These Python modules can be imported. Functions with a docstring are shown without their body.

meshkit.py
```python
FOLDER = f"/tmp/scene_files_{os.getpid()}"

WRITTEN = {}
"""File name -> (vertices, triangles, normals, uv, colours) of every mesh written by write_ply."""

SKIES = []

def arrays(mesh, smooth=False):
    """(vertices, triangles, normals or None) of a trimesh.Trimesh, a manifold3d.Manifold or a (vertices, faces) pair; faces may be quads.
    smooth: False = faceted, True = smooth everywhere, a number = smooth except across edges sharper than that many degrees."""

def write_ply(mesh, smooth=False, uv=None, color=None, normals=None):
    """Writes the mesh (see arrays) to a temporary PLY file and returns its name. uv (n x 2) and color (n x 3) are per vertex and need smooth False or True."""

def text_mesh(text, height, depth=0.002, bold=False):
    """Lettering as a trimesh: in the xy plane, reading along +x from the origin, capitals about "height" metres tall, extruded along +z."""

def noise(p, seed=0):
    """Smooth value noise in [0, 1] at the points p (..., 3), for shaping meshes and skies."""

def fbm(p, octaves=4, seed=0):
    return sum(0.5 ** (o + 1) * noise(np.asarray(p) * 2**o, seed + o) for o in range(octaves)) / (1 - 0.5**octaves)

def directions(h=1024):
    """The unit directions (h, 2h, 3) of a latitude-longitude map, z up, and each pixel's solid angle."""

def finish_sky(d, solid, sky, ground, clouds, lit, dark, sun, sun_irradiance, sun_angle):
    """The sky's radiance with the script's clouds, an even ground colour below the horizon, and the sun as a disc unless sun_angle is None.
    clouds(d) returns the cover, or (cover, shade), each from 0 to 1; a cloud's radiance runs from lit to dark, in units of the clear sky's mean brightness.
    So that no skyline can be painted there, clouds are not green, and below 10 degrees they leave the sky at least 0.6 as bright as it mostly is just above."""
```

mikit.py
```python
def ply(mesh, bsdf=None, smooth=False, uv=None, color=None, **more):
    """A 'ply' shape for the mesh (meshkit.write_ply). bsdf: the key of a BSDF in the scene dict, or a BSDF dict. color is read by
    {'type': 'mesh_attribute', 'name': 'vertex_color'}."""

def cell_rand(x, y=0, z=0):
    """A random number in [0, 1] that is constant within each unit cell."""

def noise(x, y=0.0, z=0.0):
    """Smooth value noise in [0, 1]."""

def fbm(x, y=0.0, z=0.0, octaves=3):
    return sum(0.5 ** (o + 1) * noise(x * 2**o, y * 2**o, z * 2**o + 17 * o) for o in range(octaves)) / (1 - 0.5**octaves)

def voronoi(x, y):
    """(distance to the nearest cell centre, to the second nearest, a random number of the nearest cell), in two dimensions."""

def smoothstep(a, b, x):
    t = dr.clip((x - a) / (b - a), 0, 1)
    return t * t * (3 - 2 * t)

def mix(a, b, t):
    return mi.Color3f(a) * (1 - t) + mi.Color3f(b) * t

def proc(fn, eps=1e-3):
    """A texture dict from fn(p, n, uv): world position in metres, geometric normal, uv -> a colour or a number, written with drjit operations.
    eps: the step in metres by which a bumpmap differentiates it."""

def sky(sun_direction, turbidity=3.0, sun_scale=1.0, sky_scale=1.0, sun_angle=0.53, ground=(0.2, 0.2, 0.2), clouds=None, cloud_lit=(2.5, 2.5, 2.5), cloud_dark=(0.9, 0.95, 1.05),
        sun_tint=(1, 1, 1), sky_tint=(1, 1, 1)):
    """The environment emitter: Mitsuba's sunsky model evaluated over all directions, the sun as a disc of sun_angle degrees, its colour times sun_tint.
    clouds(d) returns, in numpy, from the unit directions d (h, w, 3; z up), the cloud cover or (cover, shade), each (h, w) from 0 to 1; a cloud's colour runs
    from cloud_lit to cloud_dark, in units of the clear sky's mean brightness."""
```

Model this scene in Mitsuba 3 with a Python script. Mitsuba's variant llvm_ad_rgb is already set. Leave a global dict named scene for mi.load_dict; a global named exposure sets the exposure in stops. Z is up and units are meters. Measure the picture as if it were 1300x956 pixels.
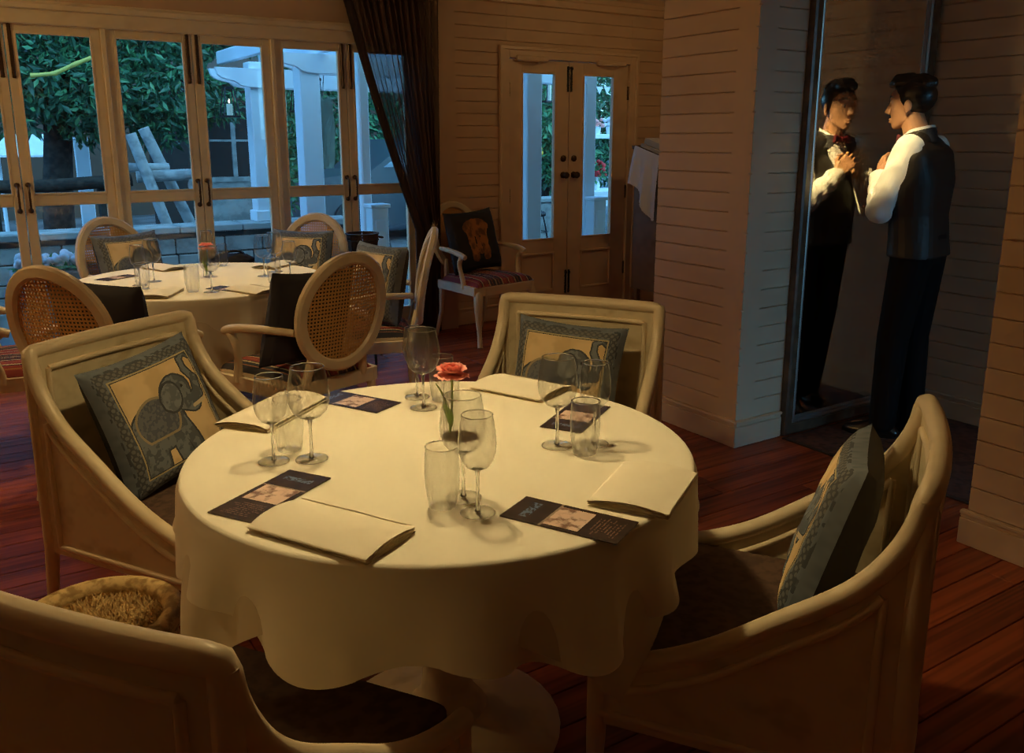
import math, random
import numpy as np, trimesh, manifold3d as m3
import mitsuba as mi, drjit as dr
import mikit, meshkit
from shapely.geometry import Polygon

T = mi.ScalarTransform4f
scene, labels = {}, {}
rng = random.Random(7)

# ------------------------------------------------------------------ camera, sky, lamps, exposure
F_PX, PP_Y, HORIZON, AZ, EYE = 1100.0, 433.0, 177.0, math.radians(57.1), 1.45
PITCH = math.atan((PP_Y - HORIZON) / F_PX)
FWD = np.array([math.cos(AZ) * math.cos(PITCH), math.sin(AZ) * math.cos(PITCH), -math.sin(PITCH)])
CAM = np.array([0, 0, EYE])
scene['camera'] = dict(type='perspective', fov=2 * math.degrees(math.atan(650 / F_PX)), fov_axis='x',
                       principal_point_offset_y=(478 - PP_Y) / 956, near_clip=0.05, far_clip=200.0,
                       to_world=T().look_at(origin=CAM.tolist(), target=(CAM + FWD).tolist(), up=[0, 0, 1]))
scene['sky'] = dict(sampling_weight=2.0, **mikit.sky([0.2, -0.5, 0.8], turbidity=4.0, sun_scale=0.0, sky_scale=12.0, sky_tint=(0.50, 1.12, 1.34), ground=(0.12, 0.14, 0.17)))
exposure = 0.0
WARM = np.array([1.0, 0.765, 0.355])
LAMP_TABLE, LAMP_TABLE_BACK, LAMP_SPOT, LAMP_CEILING = 370.0, 620.0, 23.0, .95

# ------------------------------------------------------------------ helpers
def C3(*c): return {'type': 'rgb', 'value': list(c)}
def mat(name, **k): scene[name] = k; return name
def fresh(key):
    if key not in scene and key not in labels and key not in used: used.add(key); return key
    i = 1
    while f'{key}_{i:03d}' in used or f'{key}_{i:03d}' in scene: i += 1
    used.add(f'{key}_{i:03d}'); return f'{key}_{i:03d}'
used = set()
def thing(name, label, cat, group=None):
    k = fresh(name); labels[k] = {'label': label, 'category': cat}
    if group: labels[k]['group'] = group
    return k
def struct(name, label=None):
    k = fresh(name); labels[k] = {'kind': 'structure'}
    if label: labels[k]['label'] = label
    return k
def put(key, mesh, bsdf, smooth=False, M=None, uv=None, label=None, kind=None, color=None):
    """one shape entry; mesh may be a ready dict"""
    d = mesh if isinstance(mesh, dict) else mikit.ply(mesh, bsdf, smooth, uv=uv)
    if M is not None: d = {**d, 'to_world': T(np.asarray(M, float))}
    scene[key] = d; used.add(key)
    if label or kind:
        labels.setdefault(key, {})
        if label: labels[key]['label'] = label
        if kind: labels[key]['kind'] = kind
    return key
def part(parent, name, mesh, bsdf, smooth=False, M=None, uv=None, label=None, kind=None):
    return put(fresh(f'{parent}__{name}'), mesh, bsdf, smooth, M, uv, label, kind)
def frame(loc, fwd=None, ang=None, scale=1.0):
    """local +y -> fwd"""
    f = np.array([*fwd, 0.0]) if fwd is not None else np.array([math.cos(ang), math.sin(ang), 0])
    f = f / np.linalg.norm(f); M = np.eye(4)
    M[:3, 0] = [f[1], -f[0], 0]; M[:3, 1] = f; M[:3, 2] = [0, 0, 1]
    M[:3, :3] *= scale; M[:3, 3] = loc; return M
def trans(x, y, z): M = np.eye(4); M[:3, 3] = [x, y, z]; return M
def rot(axis, deg): return trimesh.transformations.rotation_matrix(math.radians(deg), axis)
def hull(pts): return trimesh.convex.convex_hull(np.asarray(pts, float))
def box(x0, x1, y0, y1, z0, z1, b=0.0):
    if b <= 0:
        return trimesh.creation.box(bounds=[[x0, y0, z0], [x1, y1, z1]])
    p = []
    for x, sx in ((x0, b), (x1, -b)):
        for y, sy in ((y0, b), (y1, -b)):
            for z, sz in ((z0, b), (z1, -b)):
                p += [(x, y + sy, z + sz), (x + sx, y, z + sz), (x + sx, y + sy, z)]
    return hull(p)
def cat(*ms): return trimesh.util.concatenate([m for m in ms])
def tm(mesh, M): m = mesh.copy(); m.apply_transform(M); return m
def grid_faces(n, m, close_m=False):
    f = []
    for i in range(n - 1):
        for j in range(m if close_m else m - 1):
            a, b = i * m + j, i * m + (j + 1) % m
            f += [(a, b, b + m), (a, b + m, a + m)]
    return f
def sweep(path, radii, sides=10, caps=True, prof=None, up=None, closed=False):
    """tube (or profile sweep) along a path; prof: (k,2) cross-section scaled by radius"""
    p = np.asarray(path, float); n = len(p)
    if closed: t = np.roll(p, -1, 0) - np.roll(p, 1, 0)
    else: t = np.gradient(p, axis=0)
    t /= np.linalg.norm(t, axis=1, keepdims=True) + 1e-12
    if prof is None:
        a = np.arange(sides) * 2 * np.pi / sides; prof = np.stack([np.cos(a), np.sin(a)], 1)
    prof = np.asarray(prof, float); k = len(prof)
    r = np.broadcast_to(np.asarray(radii, float), (n,))
    if up is not None:
        u = np.broadcast_to(np.asarray(up, float), (n, 3))
        A = np.cross(t, u); A /= np.linalg.norm(A, axis=1, keepdims=True) + 1e-12
    else:
        A = np.zeros((n, 3)); a0 = np.cross(t[0], [0, 0, 1] if abs(t[0][2]) < .9 else [1, 0, 0]); a0 /= np.linalg.norm(a0)
        for i in range(n):
            a0 = a0 - t[i] * (a0 @ t[i]); a0 /= np.linalg.norm(a0); A[i] = a0
    B = np.cross(t, A)
    v = (p[:, None] + r[:, None, None] * (prof[None, :, :1] * A[:, None] + prof[None, :, 1:] * B[:, None])).reshape(-1, 3)
    f = []
    for i in range(n if closed else n - 1):
        for j in range(k):
            a, b = i * k + j, i * k + (j + 1) % k; c, d = ((i + 1) % n) * k + (j + 1) % k, ((i + 1) % n) * k + j
            f += [(a, b, c), (a, c, d)]
    if caps and not closed:
        v = np.vstack([v, p[0], p[-1]])
        for j in range(k):
            f += [(len(v) - 2, (j + 1) % k, j), (len(v) - 1, (n - 1) * k + j, (n - 1) * k + (j + 1) % k)]
    m = trimesh.Trimesh(v, f, process=False); m.fix_normals() if not closed and len(f) < 4000 else None
    return m
def lathe(prof, segs=32):
    p = np.asarray(prof, float); a = np.arange(segs) * 2 * np.pi / segs
    v = np.stack([p[:, None, 0] * np.cos(a), p[:, None, 0] * np.sin(a), np.broadcast_to(p[:, None, 1], (len(p), segs))], -1).reshape(-1, 3)
    f = grid_faces(len(p), segs, True)
    m = trimesh.Trimesh(v, f, process=False); m.merge_vertices(); m.update_faces(m.nondegenerate_faces()); return m
def spline(pts, n):
    from scipy.interpolate import CubicSpline
    p = np.asarray(pts, float); s = np.r_[0, np.cumsum(np.linalg.norm(np.diff(p, axis=0), axis=1))]
    return CubicSpline(s, p)(np.linspace(0, s[-1], n))
def interp_path(pts, n):
    p = np.asarray(pts, float); s = np.r_[0, np.cumsum(np.linalg.norm(np.diff(p, axis=0), axis=1))]
    q = np.linspace(0, s[-1], n); return np.stack([np.interp(q, s, p[:, i]) for i in range(p.shape[1])], 1)
def rod(a, b, r, r2=None, sides=10): return sweep([a, b], [r, r if r2 is None else r2], sides)
RRECT = lambda w, h, c: np.array([(-w + c, -h), (w - c, -h), (w, -h + c), (w, h - c), (w - c, h), (-w + c, h), (-w, h - c), (-w, -h + c)])

# ------------------------------------------------------------------ materials
def P(f): return mikit.proc(f)
def speck(base, dark, sc=6.0, lo=.45, hi=.75, amt=1.0):
    def fn(p, n, uv):
        t = mikit.smoothstep(lo, hi, mikit.fbm(p.x * sc, p.y * sc, p.z * sc, 4)) * amt
        return mikit.mix(base, dark, t)
    return P(fn)
def princ(color, rough=.5, **k):
    return dict(type='principled', base_color=color if isinstance(color, dict) else C3(*color), roughness=rough, **k)
def two(b): return dict(type='twosided', bsdf=b)
mat('cream_paint', **two(princ(speck((.74, .60, .40), (.62, .48, .28), 9, .5, .85, .7), .38, specular=.5)))
mat('cream_worn', **two(princ(speck((.70, .58, .38), (.50, .38, .21), 14, .48, .8, .8), .42, specular=.5)))
mat('wall_paint', **princ(speck((.62, .43, .28), (.56, .38, .24), 3, .4, .8), .55, specular=.35))
mat('trim_paint', **princ(speck((.64, .45, .29), (.56, .385, .24), 5, .45, .8), .4, specular=.5))
mat('ceiling_paint', **princ((.74, .62, .46), .7))
def wood(a, b, c):
    def fn(p, n, uv):
        w = mikit.fbm(p.x * 1.3 + c * 9, p.y * 26, 0.0, 4); k = mikit.noise(p.x * 2.1, p.y * 130, c * 3)
        return mikit.mix(a, b, mikit.smoothstep(.25, .8, w * .75 + k * .3))
    return P(fn)
for i, (a, b) in enumerate((((.36, .075, .022), (.15, .026, .010)), ((.31, .066, .020), (.13, .022, .008)), ((.40, .088, .027), (.18, .033, .012)), ((.27, .055, .018), (.11, .019, .008)))):
    mat(f'floor_wood_{i}', **princ(wood(a, b, i + .37), .44, specular=.32))
mat('floor_gap', **princ((.03, .012, .008), .8))
mat('rug_brown', **two(princ(speck((.085, .034, .020), (.04, .018, .012), 40, .35, .7), .9)))
mat('cloth_white', **two(princ((.80, .74, .60), .85, sheen=.2)))
mat('cloth_under', **two(princ((.66, .58, .44), .9)))
mat('napkin_linen', **two(princ((.78, .71, .57), .85, sheen=.2)))
SMUDGE = princ((.20, .19, .17), .12, specular=.9)      # the faint film of polish on table glass
mat('glass_thin', type='blendbsdf', weight=.035, clear=dict(type='thindielectric', int_ior=1.52), film=two(SMUDGE))
mat('glass_solid', type='blendbsdf', weight=.05, clear=dict(type='dielectric', int_ior=1.52), film=two(SMUDGE))
mat('window_glass', type='thindielectric', int_ior=1.5)
mat('black_metal', **princ((.012, .012, .014), .35, specular=.6))
mat('bronze', **princ((.075, .040, .020), .35, metallic=.7))
mat('mirror_silver', type='conductor', material='Ag')
mat('frame_dark', **princ(speck((.08, .048, .028), (.15, .095, .055), 12, .4, .8), .3, specular=.6))
mat('frame_silver', **princ((.34, .30, .28), .32, metallic=.8))
mat('cane', **two(princ((.62, .34, .12), .85, specular=.2)))
mat('seat_brown', **two(princ(speck((.10, .055, .035), (.06, .032, .022), 60, .35, .7), .85)))
mat('cushion_back', **two(princ((.016, .017, .022), .8)))
mat('navy_fabric', **two(princ((.012, .013, .022), .85)))
mat('straw', **two(princ(speck((.58, .40, .17), (.30, .18, .06), 55, .35, .7), .8)))
mat('bucket_wood', **princ(speck((.075, .032, .014), (.03, .014, .008), 12, .3, .7), .4))
mat('stem_green', **two(princ((.16, .30, .03), .5)))
mat('petal_peach', **two(princ((.86, .37, .32), .6)))
mat('petal_red', **two(princ((.55, .02, .02), .6)))
mat('petal_white', **two(princ((.7, .7, .72), .6)))
mat('petal_yellow', **two(princ((.75, .45, .04), .6)))
mat('leaf_dark', **two(princ((.040, .13, .065), .45, specular=.6)))
mat('leaf_mid', **two(princ((.08, .26, .10), .45, specular=.6)))
mat('moss_grey', **two(princ((.26, .32, .25), .9)))
mat('bark', **princ(speck((.05, .036, .026), (.02, .015, .012), 20, .3, .7), .9))
mat('white_exterior', **princ((.78, .80, .82), .5))
mat('stone_pale', **princ(speck((.34, .34, .32), (.20, .20, .19), 9, .35, .75), .75))
mat('stone_grey', **princ(speck((.25, .25, .24), (.15, .15, .145), 9, .35, .75), .75))
mat('mortar', **princ((.07, .07, .07), .9))
mat('paving', **princ(speck((.13, .12, .12), (.07, .065, .065), 2.5, .35, .7), .6))
mat('building_dark', **princ((.022, .017, .015), .8))
mat('building_brown', **princ((.09, .052, .034), .8))
mat('pole_grey', **princ(speck((.45, .44, .42), (.28, .27, .26), 14, .4, .75), .7))
mat('bamboo_yellow', **princ((.62, .50, .10), .5))
mat('red_paint', **princ((.6, .01, .01), .5))
mat('car_paint', **princ((.05, .055, .065), .25, specular=.7, clearcoat=.6))
mat('car_glass', **princ((.30, .36, .42), .1, specular=.9))
mat('wax', **princ((.8, .72, .55), .5))
mat('tin', **princ((.16, .16, .16), .4, metallic=.8))
mat('napkin_white', **two(princ((.62, .62, .62), .85)))
mat('paper_grey', **princ((.42, .38, .32), .8))
mat('desk_body', **princ(speck((.17, .11, .065), (.11, .07, .04), 8, .4, .8), .5))
mat('desk_board', **princ((.07, .04, .022), .45))
scene['curtain_sheer'] = dict(type='mask', opacity=.80, bsdf=two(princ((.085, .045, .030), .9)))
mat('curtain_hem', **two(princ((.030, .016, .012), .9)))
mat('skin', **princ((.46, .235, .125), .5, specular=.45))
mat('hair_black', **princ((.010, .008, .007), .28, specular=.6))
mat('vest_black', **princ((.020, .016, .013), .5, specular=.35))
mat('trousers_black', **princ((.006, .005, .005), .8, specular=.15))
mat('shirt_white', **princ((.80, .78, .72), .75))
mat('shoe_black', **princ((.010, .009, .009), .12, specular=.8))
mat('bow_tie_red', **princ((.10, .006, .010), .45))
mat('shade_metal', **two(princ((.35, .28, .18), .5, metallic=.3)))
mat('collar_white', **two(princ((.80, .78, .72), .75)))
mat('vest_two', **two(princ((.022, .020, .020), .55)))
mat('eye_white', **princ((.75, .72, .68), .3))
mat('lip', **princ((.36, .13, .09), .5))

def seg_d(x, y, ax, ay, bx, by):
    px, py, dx, dy = x - ax, y - ay, bx - ax, by - ay
    h = dr.clip((px * dx + py * dy) / (dx * dx + dy * dy), 0, 1)
    return dr.sqrt(dr.square(px - dx * h) + dr.square(py - dy * h))
def ell(x, y, cx, cy, rx, ry):
    return (dr.sqrt(dr.square((x - cx) / rx) + dr.square((y - cy) / ry)) - 1) * min(rx, ry)
def elephant_print(p, n, uv):
    x, y = uv.x, uv.y
    w = (mikit.noise(x * 30, y * 30, 3.0) - .5) * .008
    d = ell(x, y, .36, .44, .25, .185) + w
    for a in ((.20, .40, .19, .15, .075), (.31, .36, .29, .17, .062), (.47, .36, .50, .15, .068), (.56, .40, .62, .17, .058), (.60, .56, .72, .50, .075),
              (.70, .50, .80, .55, .050), (.80, .55, .815, .66, .042), (.815, .66, .765, .75, .034), (.765, .75, .765, .83, .029), (.765, .83, .82, .865, .024), (.82, .865, .865, .825, .018), (.10, .42, .08, .28, .012)):
        d = dr.minimum(d, seg_d(x, y, *a[:4]) - a[4])
    d = dr.minimum(d, ell(x, y, .60, .62, .15, .14) + w)
    ear = ell(x, y, .545, .60, .095, .115) + w
    cover = dr.maximum(ell(x, y, .37, .48, .19, .17), .36 - y)
    tusk = seg_d(x, y, .72, .47, .83, .49) - .014
    eye = dr.sqrt(dr.square(x - .675) + dr.square(y - .645)) - .012
    folds = mikit.smoothstep(.46, .62, mikit.fbm(x * 26, y * 26, 1.0, 3))
    col = mikit.mix((.66, .48, .26), (.57, .40, .20), mikit.smoothstep(.4, .8, mikit.fbm(x * 9, y * 9, 5.0, 3)))
    body = mikit.mix((.145, .165, .185), (.075, .088, .105), folds)
    col = dr.select(d < 0, body, col)
    col = dr.select((d > -.010) & (d < .004), mi.Color3f(.045, .05, .06), col)
    col = dr.select(cover < 0, mikit.mix((.075, .085, .115), (.12, .13, .15), mikit.smoothstep(.45, .55, mikit.noise(x * 60, y * 60))), col)
    col = dr.select(dr.abs(cover) < .009, mi.Color3f(.30, .24, .15), col)
    col = dr.select(ear < 0, mikit.mix((.18, .20, .22), (.11, .125, .145), folds), col)
    col = dr.select(dr.abs(ear) < .008, mi.Color3f(.04, .045, .055), col)
    col = dr.select(tusk < 0, mi.Color3f(.55, .45, .30), col)
    col = dr.select(eye < 0, mi.Color3f(.02, .02, .02), col)
    e = dr.minimum(dr.minimum(x, 1 - x), dr.minimum(y, 1 - y))
    band = mikit.mix((.13, .155, .185), (.055, .065, .08), mikit.smoothstep(.5, .6, mikit.noise(x * 34, y * 34, 9.0)))
    scal = dr.abs(dr.sin((x + y) * 60)) * .5 + dr.abs(dr.sin((x - y) * 60)) * .5
    band = dr.select((e > .055) & (e < .108), mikit.mix((.055, .06, .07), (.125, .13, .13), mikit.smoothstep(.55, .8, scal)), band)
    col = dr.select(e < .122, band, col)
    col = dr.select((e > .122) & (e < .134), mi.Color3f(.40, .32, .18), col)
    col = dr.select((e > .134) & (e < .141), mi.Color3f(.04, .042, .05), col)
    edge = mikit.mix((.14, .165, .195), (.10, .12, .145), mikit.noise(x * 30, y * 30))
    col = dr.select(e < .035, edge, col)
    return dr.select(x > 1.5, mi.Color3f(.028, .030, .036), col)
mat('elephant_fabric', **two(princ(P(elephant_print), .8)))
def orange_elephant(p, n, uv):
    x, y = uv.x, uv.y
    w = (mikit.noise(x * 22, y * 22, 3.0) - .5) * .02
    d = ell(x, y, .50, .70, .27, .15) + w
    for a in ((.36, .66, .38, .22, .075), (.62, .66, .62, .22, .075), (.50, .66, .50, .30, .045)):
        d = dr.minimum(d, seg_d(x, y, *a[:4]) - a[4] + w)
    t = mikit.smoothstep(.35, .7, mikit.fbm(x * 14, y * 10, 2.0, 3))
    col = dr.select(d < 0, mikit.mix((.33, .13, .035), (.13, .05, .015), t), mi.Color3f(.010, .010, .012))
    return dr.select(x > 1.5, mi.Color3f(.010, .010, .012), col)
mat('black_print_fabric', **two(princ(P(orange_elephant), .85)))
def stripes(p, n, uv):
    t = uv.x * 9.0; k = dr.floor(t); f = t - k; r = mikit.cell_rand(k, 3.0)
    col = dr.select(r < .33, mi.Color3f(.23, .028, .022), dr.select(r < .6, mi.Color3f(.030, .014, .022), dr.select(r < .8, mi.Color3f(.015, .013, .02), mi.Color3f(.11, .035, .03))))
    col = dr.select(f < .16, mi.Color3f(.46, .33, .20), col)
    col = dr.select((f > .16) & (f < .26), mi.Color3f(.02, .012, .015), col)
    return dr.select((f > .58) & (f < .66), mi.Color3f(.34, .11, .04), col)
mat('striped_fabric', **two(princ(P(stripes), .8)))
def menu_print(p, n, uv):
    x, y = uv.x, uv.y     # x along the long side
    bg = mikit.mix((.018, .011, .010), (.035, .020, .016), mikit.fbm(x * 5, y * 5, 1.0, 2))
    g = mikit.fbm(x * 13, y * 7, 2.0, 4)
    pic = mikit.mix((.22, .12, .09), (.66, .48, .40), mikit.smoothstep(.30, .62, g + .10 - dr.abs(y - .5) * .2))
    col = dr.select((x > .34) & (x < .64) & (y > .10) & (y < .90), pic, bg)
    col = dr.select((x > .64) & (x < .66), mi.Color3f(.30, .22, .17), col)
    ttl = (x > .80) & (x < .875) & (y > .18) & (y < .82) & (mikit.noise(x * 60, y * 30, 4.0) > .40)
    col = dr.select(ttl, mi.Color3f(.10, .15, .24), col)
    row = dr.floor(x * 34); ln = (x < .29) & (x > .06) & (x * 34 - row < .42) & (y > .12 + .15 * mikit.cell_rand(row)) & (y < .88 - .2 * mikit.cell_rand(row, 5.0)) & (mikit.noise(x * 34, y * 40, 8.0) > .38)
    return dr.select(ln, mi.Color3f(.13, .07, .05), col)
mat('menu_card', **two(princ(P(menu_print), .35, specular=.5)))

# ------------------------------------------------------------------ the room
X_PILLAR, Y_ALC, X_FAR, X_NEAR, Y_NEAR = 3.06, 2.752, 4.35, 3.005, 1.571
Y_WIN, Y_DOOR, Z_CEIL = 5.85, 5.95, 2.56

flo = struct('floor'); put(flo, box(-2.2, 6.2, -3.2, 5.99, -.08, -.016), 'floor_gap')
plank_cache = {}
def plank(L):
    k = round(L, 2)
    if k not in plank_cache: plank_cache[k] = meshkit and box(0, k - .003, 0, .117, -.016, 0, .002)
    return plank_cache[k]
plank_ply = {}
row, y = 0, .1
while y < 5.9:
    xs = [-.9, -.9 + [.6, 1.2, .9, 1.5, .35][row % 5]]
    while xs[-1] < 3.9 + (2 if y > 3.4 else .4): xs.append(xs[-1] + [1.8, 1.35, 1.6][(row + len(xs)) % 3])
    for a, b in zip(xs[:-1], xs[1:]):
        v = rng.randrange(4); kk = (round(b - a, 2), v)
        if kk not in plank_ply: plank_ply[kk] = mikit.ply(plank(b - a), f'floor_wood_{v}')
        part(flo, 'plank', plank_ply[kk], None, M=trans(a, y, 0))
    y += .12; row += 1
put(struct('ceiling'), box(-2.2, 6.2, -3.2, 5.95, Z_CEIL, Z_CEIL + .1), 'ceiling_paint')

def siding(key, x0, x1, y0, y1, face, z0=.13, z1=Z_CEIL, h=.0915, label=None):
    """solid wall core with horizontal boards as pieces on the named face ('-x', '-y')"""
    k = struct(key, label); t = .012
    put(k, box(x0 + (t if face == '-x' else 0), x1, y0 + (t if face == '-y' else 0), y1, 0, z1), 'wall_paint')
    g = .003
    n = int(round((z1 - z0) / h)); hh = (z1 - z0) / n
    b = box(x0, x0 + t + .002, y0, y1, 0, hh - g, .0025) if face == '-x' else box(x0, x1, y0, y0 + t + .002, 0, hh - g, .0025)
    d = mikit.ply(b, 'wall_paint')
    for i in range(n): part(k, 'board', d, None, M=trans(0, 0, z0 + i * hh))
    return k
siding('wall_pillar', X_PILLAR, X_PILLAR + .12, Y_ALC, 3.363, '-x')
siding('wall_alcove_left', X_PILLAR, X_FAR, Y_ALC, Y_ALC + .12, '-y')
siding('wall_alcove_back', X_FAR, X_FAR + .12, .35, Y_ALC, '-x')
siding('wall_near_right', X_NEAR, X_NEAR + .14, -2.4, Y_NEAR, '-x')
siding('wall_back', 3.284, 6.2, Y_DOOR, Y_DOOR + .12, '-y') if False else None
def baseb(key, a, b, face):
    k = struct(key); h, t = .13, .018
    (x0, y0), (x1, y1) = a, b
    if face == '-x':
        m = cat(box(x0 - t, x0 + .002, y0, y1, 0, h - .03, .002), box(x0 - t * .75, x0 + .002, y0, y1, h - .031, h - .014, .003), box(x0 - t * 1.25, x0 + .002, y0, y1, h - .015, h, .003))
    else:
        m = cat(box(x0, x1, y0 - t, y0 + .002, 0, h - .03, .002), box(x0, x1, y0 - t * .75, y0 + .002, h - .031, h - .014, .003), box(x0, x1, y0 - t * 1.25, y0 + .002, h - .015, h, .003))
    put(k, m, 'trim_paint')
baseb('baseboard_pillar', (X_PILLAR, Y_ALC - .018), (X_PILLAR, 3.363), '-x')
baseb('baseboard_alcove_left', (X_PILLAR - .018, Y_ALC), (3.372, Y_ALC), '-y')
baseb('baseboard_alcove_back', (X_FAR, .45), (X_FAR, Y_ALC), '-x')
baseb('baseboard_near_right', (X_NEAR, -2.4), (X_NEAR, Y_NEAR + .018), '-x')
put(struct('wall_pillar_return'), box(X_PILLAR + .12, X_PILLAR + .3, 3.25, 3.363, 0, Z_CEIL), 'wall_paint')
# corridor behind the near wall: open to the evening sky through a tall window at its end
cw = struct('wall_corridor_end'); CY = 0.45
put(cw, cat(box(X_NEAR + .14, 3.20, CY - .1, CY, 0, Z_CEIL), box(4.30, X_FAR, CY - .1, CY, 0, Z_CEIL), box(3.20, 4.30, CY - .1, CY, 2.46, Z_CEIL), box(3.20, 4.30, CY - .1, CY, 0, .12)), 'wall_paint')
cwin = struct('window_corridor')
part(cwin, 'window_frame', cat(*[box(*b, .004) for b in ((3.20, 3.25, CY - .09, CY - .03, .12, 2.46), (4.25, 4.30, CY - .09, CY - .03, .12, 2.46), (3.25, 4.25, CY - .09, CY - .03, .12, .17), (3.25, 4.25, CY - .09, CY - .03, 2.41, 2.46), (3.735, 3.765, CY - .08, CY - .04, .17, 2.41))]), 'trim_paint')
part(cwin, 'pane', trimesh.Trimesh([(3.25, CY - .06, .17), (4.25, CY - .06, .17), (4.25, CY - .06, 2.41), (3.25, CY - .06, 2.41)], [(0, 1, 2), (0, 2, 3)]), 'window_glass')
# walls outside the frame
put(struct('wall_left'), box(-2.2, -2.1, -3.2, Y_WIN + .1, 0, Z_CEIL), 'wall_paint')
put(struct('wall_behind'), box(-2.1, X_NEAR + .14, -3.2, -3.1, 0, Z_CEIL), 'wall_paint')
put(struct('wall_behind_right'), box(X_NEAR, X_NEAR + .14, -3.1, -2.4, 0, Z_CEIL), 'wall_paint')
put(struct('wall_window_left'), box(-2.1, -.13, Y_WIN, Y_WIN + .1, 0, Z_CEIL), 'wall_paint')
put(struct('wall_window_top'), box(-.13, 2.96, Y_WIN, Y_WIN + .1, 2.20, Z_CEIL), 'wall_paint')
put(struct('wall_pier'), box(2.96, 3.284, Y_WIN, Y_DOOR + .12, 0, Z_CEIL), 'wall_paint')
put(struct('wall_right_far'), box(6.1, 6.2, 2.872, Y_DOOR, 0, Z_CEIL), 'wall_paint')
put(struct('wall_behind_pillar'), box(X_PILLAR + .3, 6.1, 3.25, 3.35, 0, Z_CEIL), 'wall_paint')
# door wall: solid left, right and over the doors, faced with boards
DX0, DXM, DX1, DZ = 3.815, 4.413, 5.04, 2.07
for nm, bx in (('wall_door_left', (3.284, DX0 - .02, 0, Z_CEIL)), ('wall_door_right', (DX1 + .02, 6.1, 0, Z_CEIL)), ('wall_door_top', (DX0 - .02, DX1 + .02, DZ + .02, Z_CEIL))):
    k = struct(nm); x0, x1, z0, z1 = bx
    put(k, box(x0, x1, Y_DOOR + .012, Y_DOOR + .12, z0, z1), 'wall_paint')
    hh = Z_CEIL / 28; d = mikit.ply(box(x0, x1, Y_DOOR, Y_DOOR + .014, 0, hh - .003, .0025), 'wall_paint')
    for i in range(28):
        if i * hh >= z0: part(k, 'board', d, None, M=trans(0, 0, i * hh))
        elif (i + 1) * hh > z0 + .012: part(k, 'board', box(x0, x1, Y_DOOR, Y_DOOR + .014, z0, (i + 1) * hh - .003, .0025), 'wall_paint')
baseb('baseboard_door_left', (3.284, Y_DOOR), (DX0 - .085, Y_DOOR), '-y')
baseb('baseboard_door_right', (DX1 + .085, Y_DOOR), (6.1, Y_DOOR), '-y')
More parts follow.
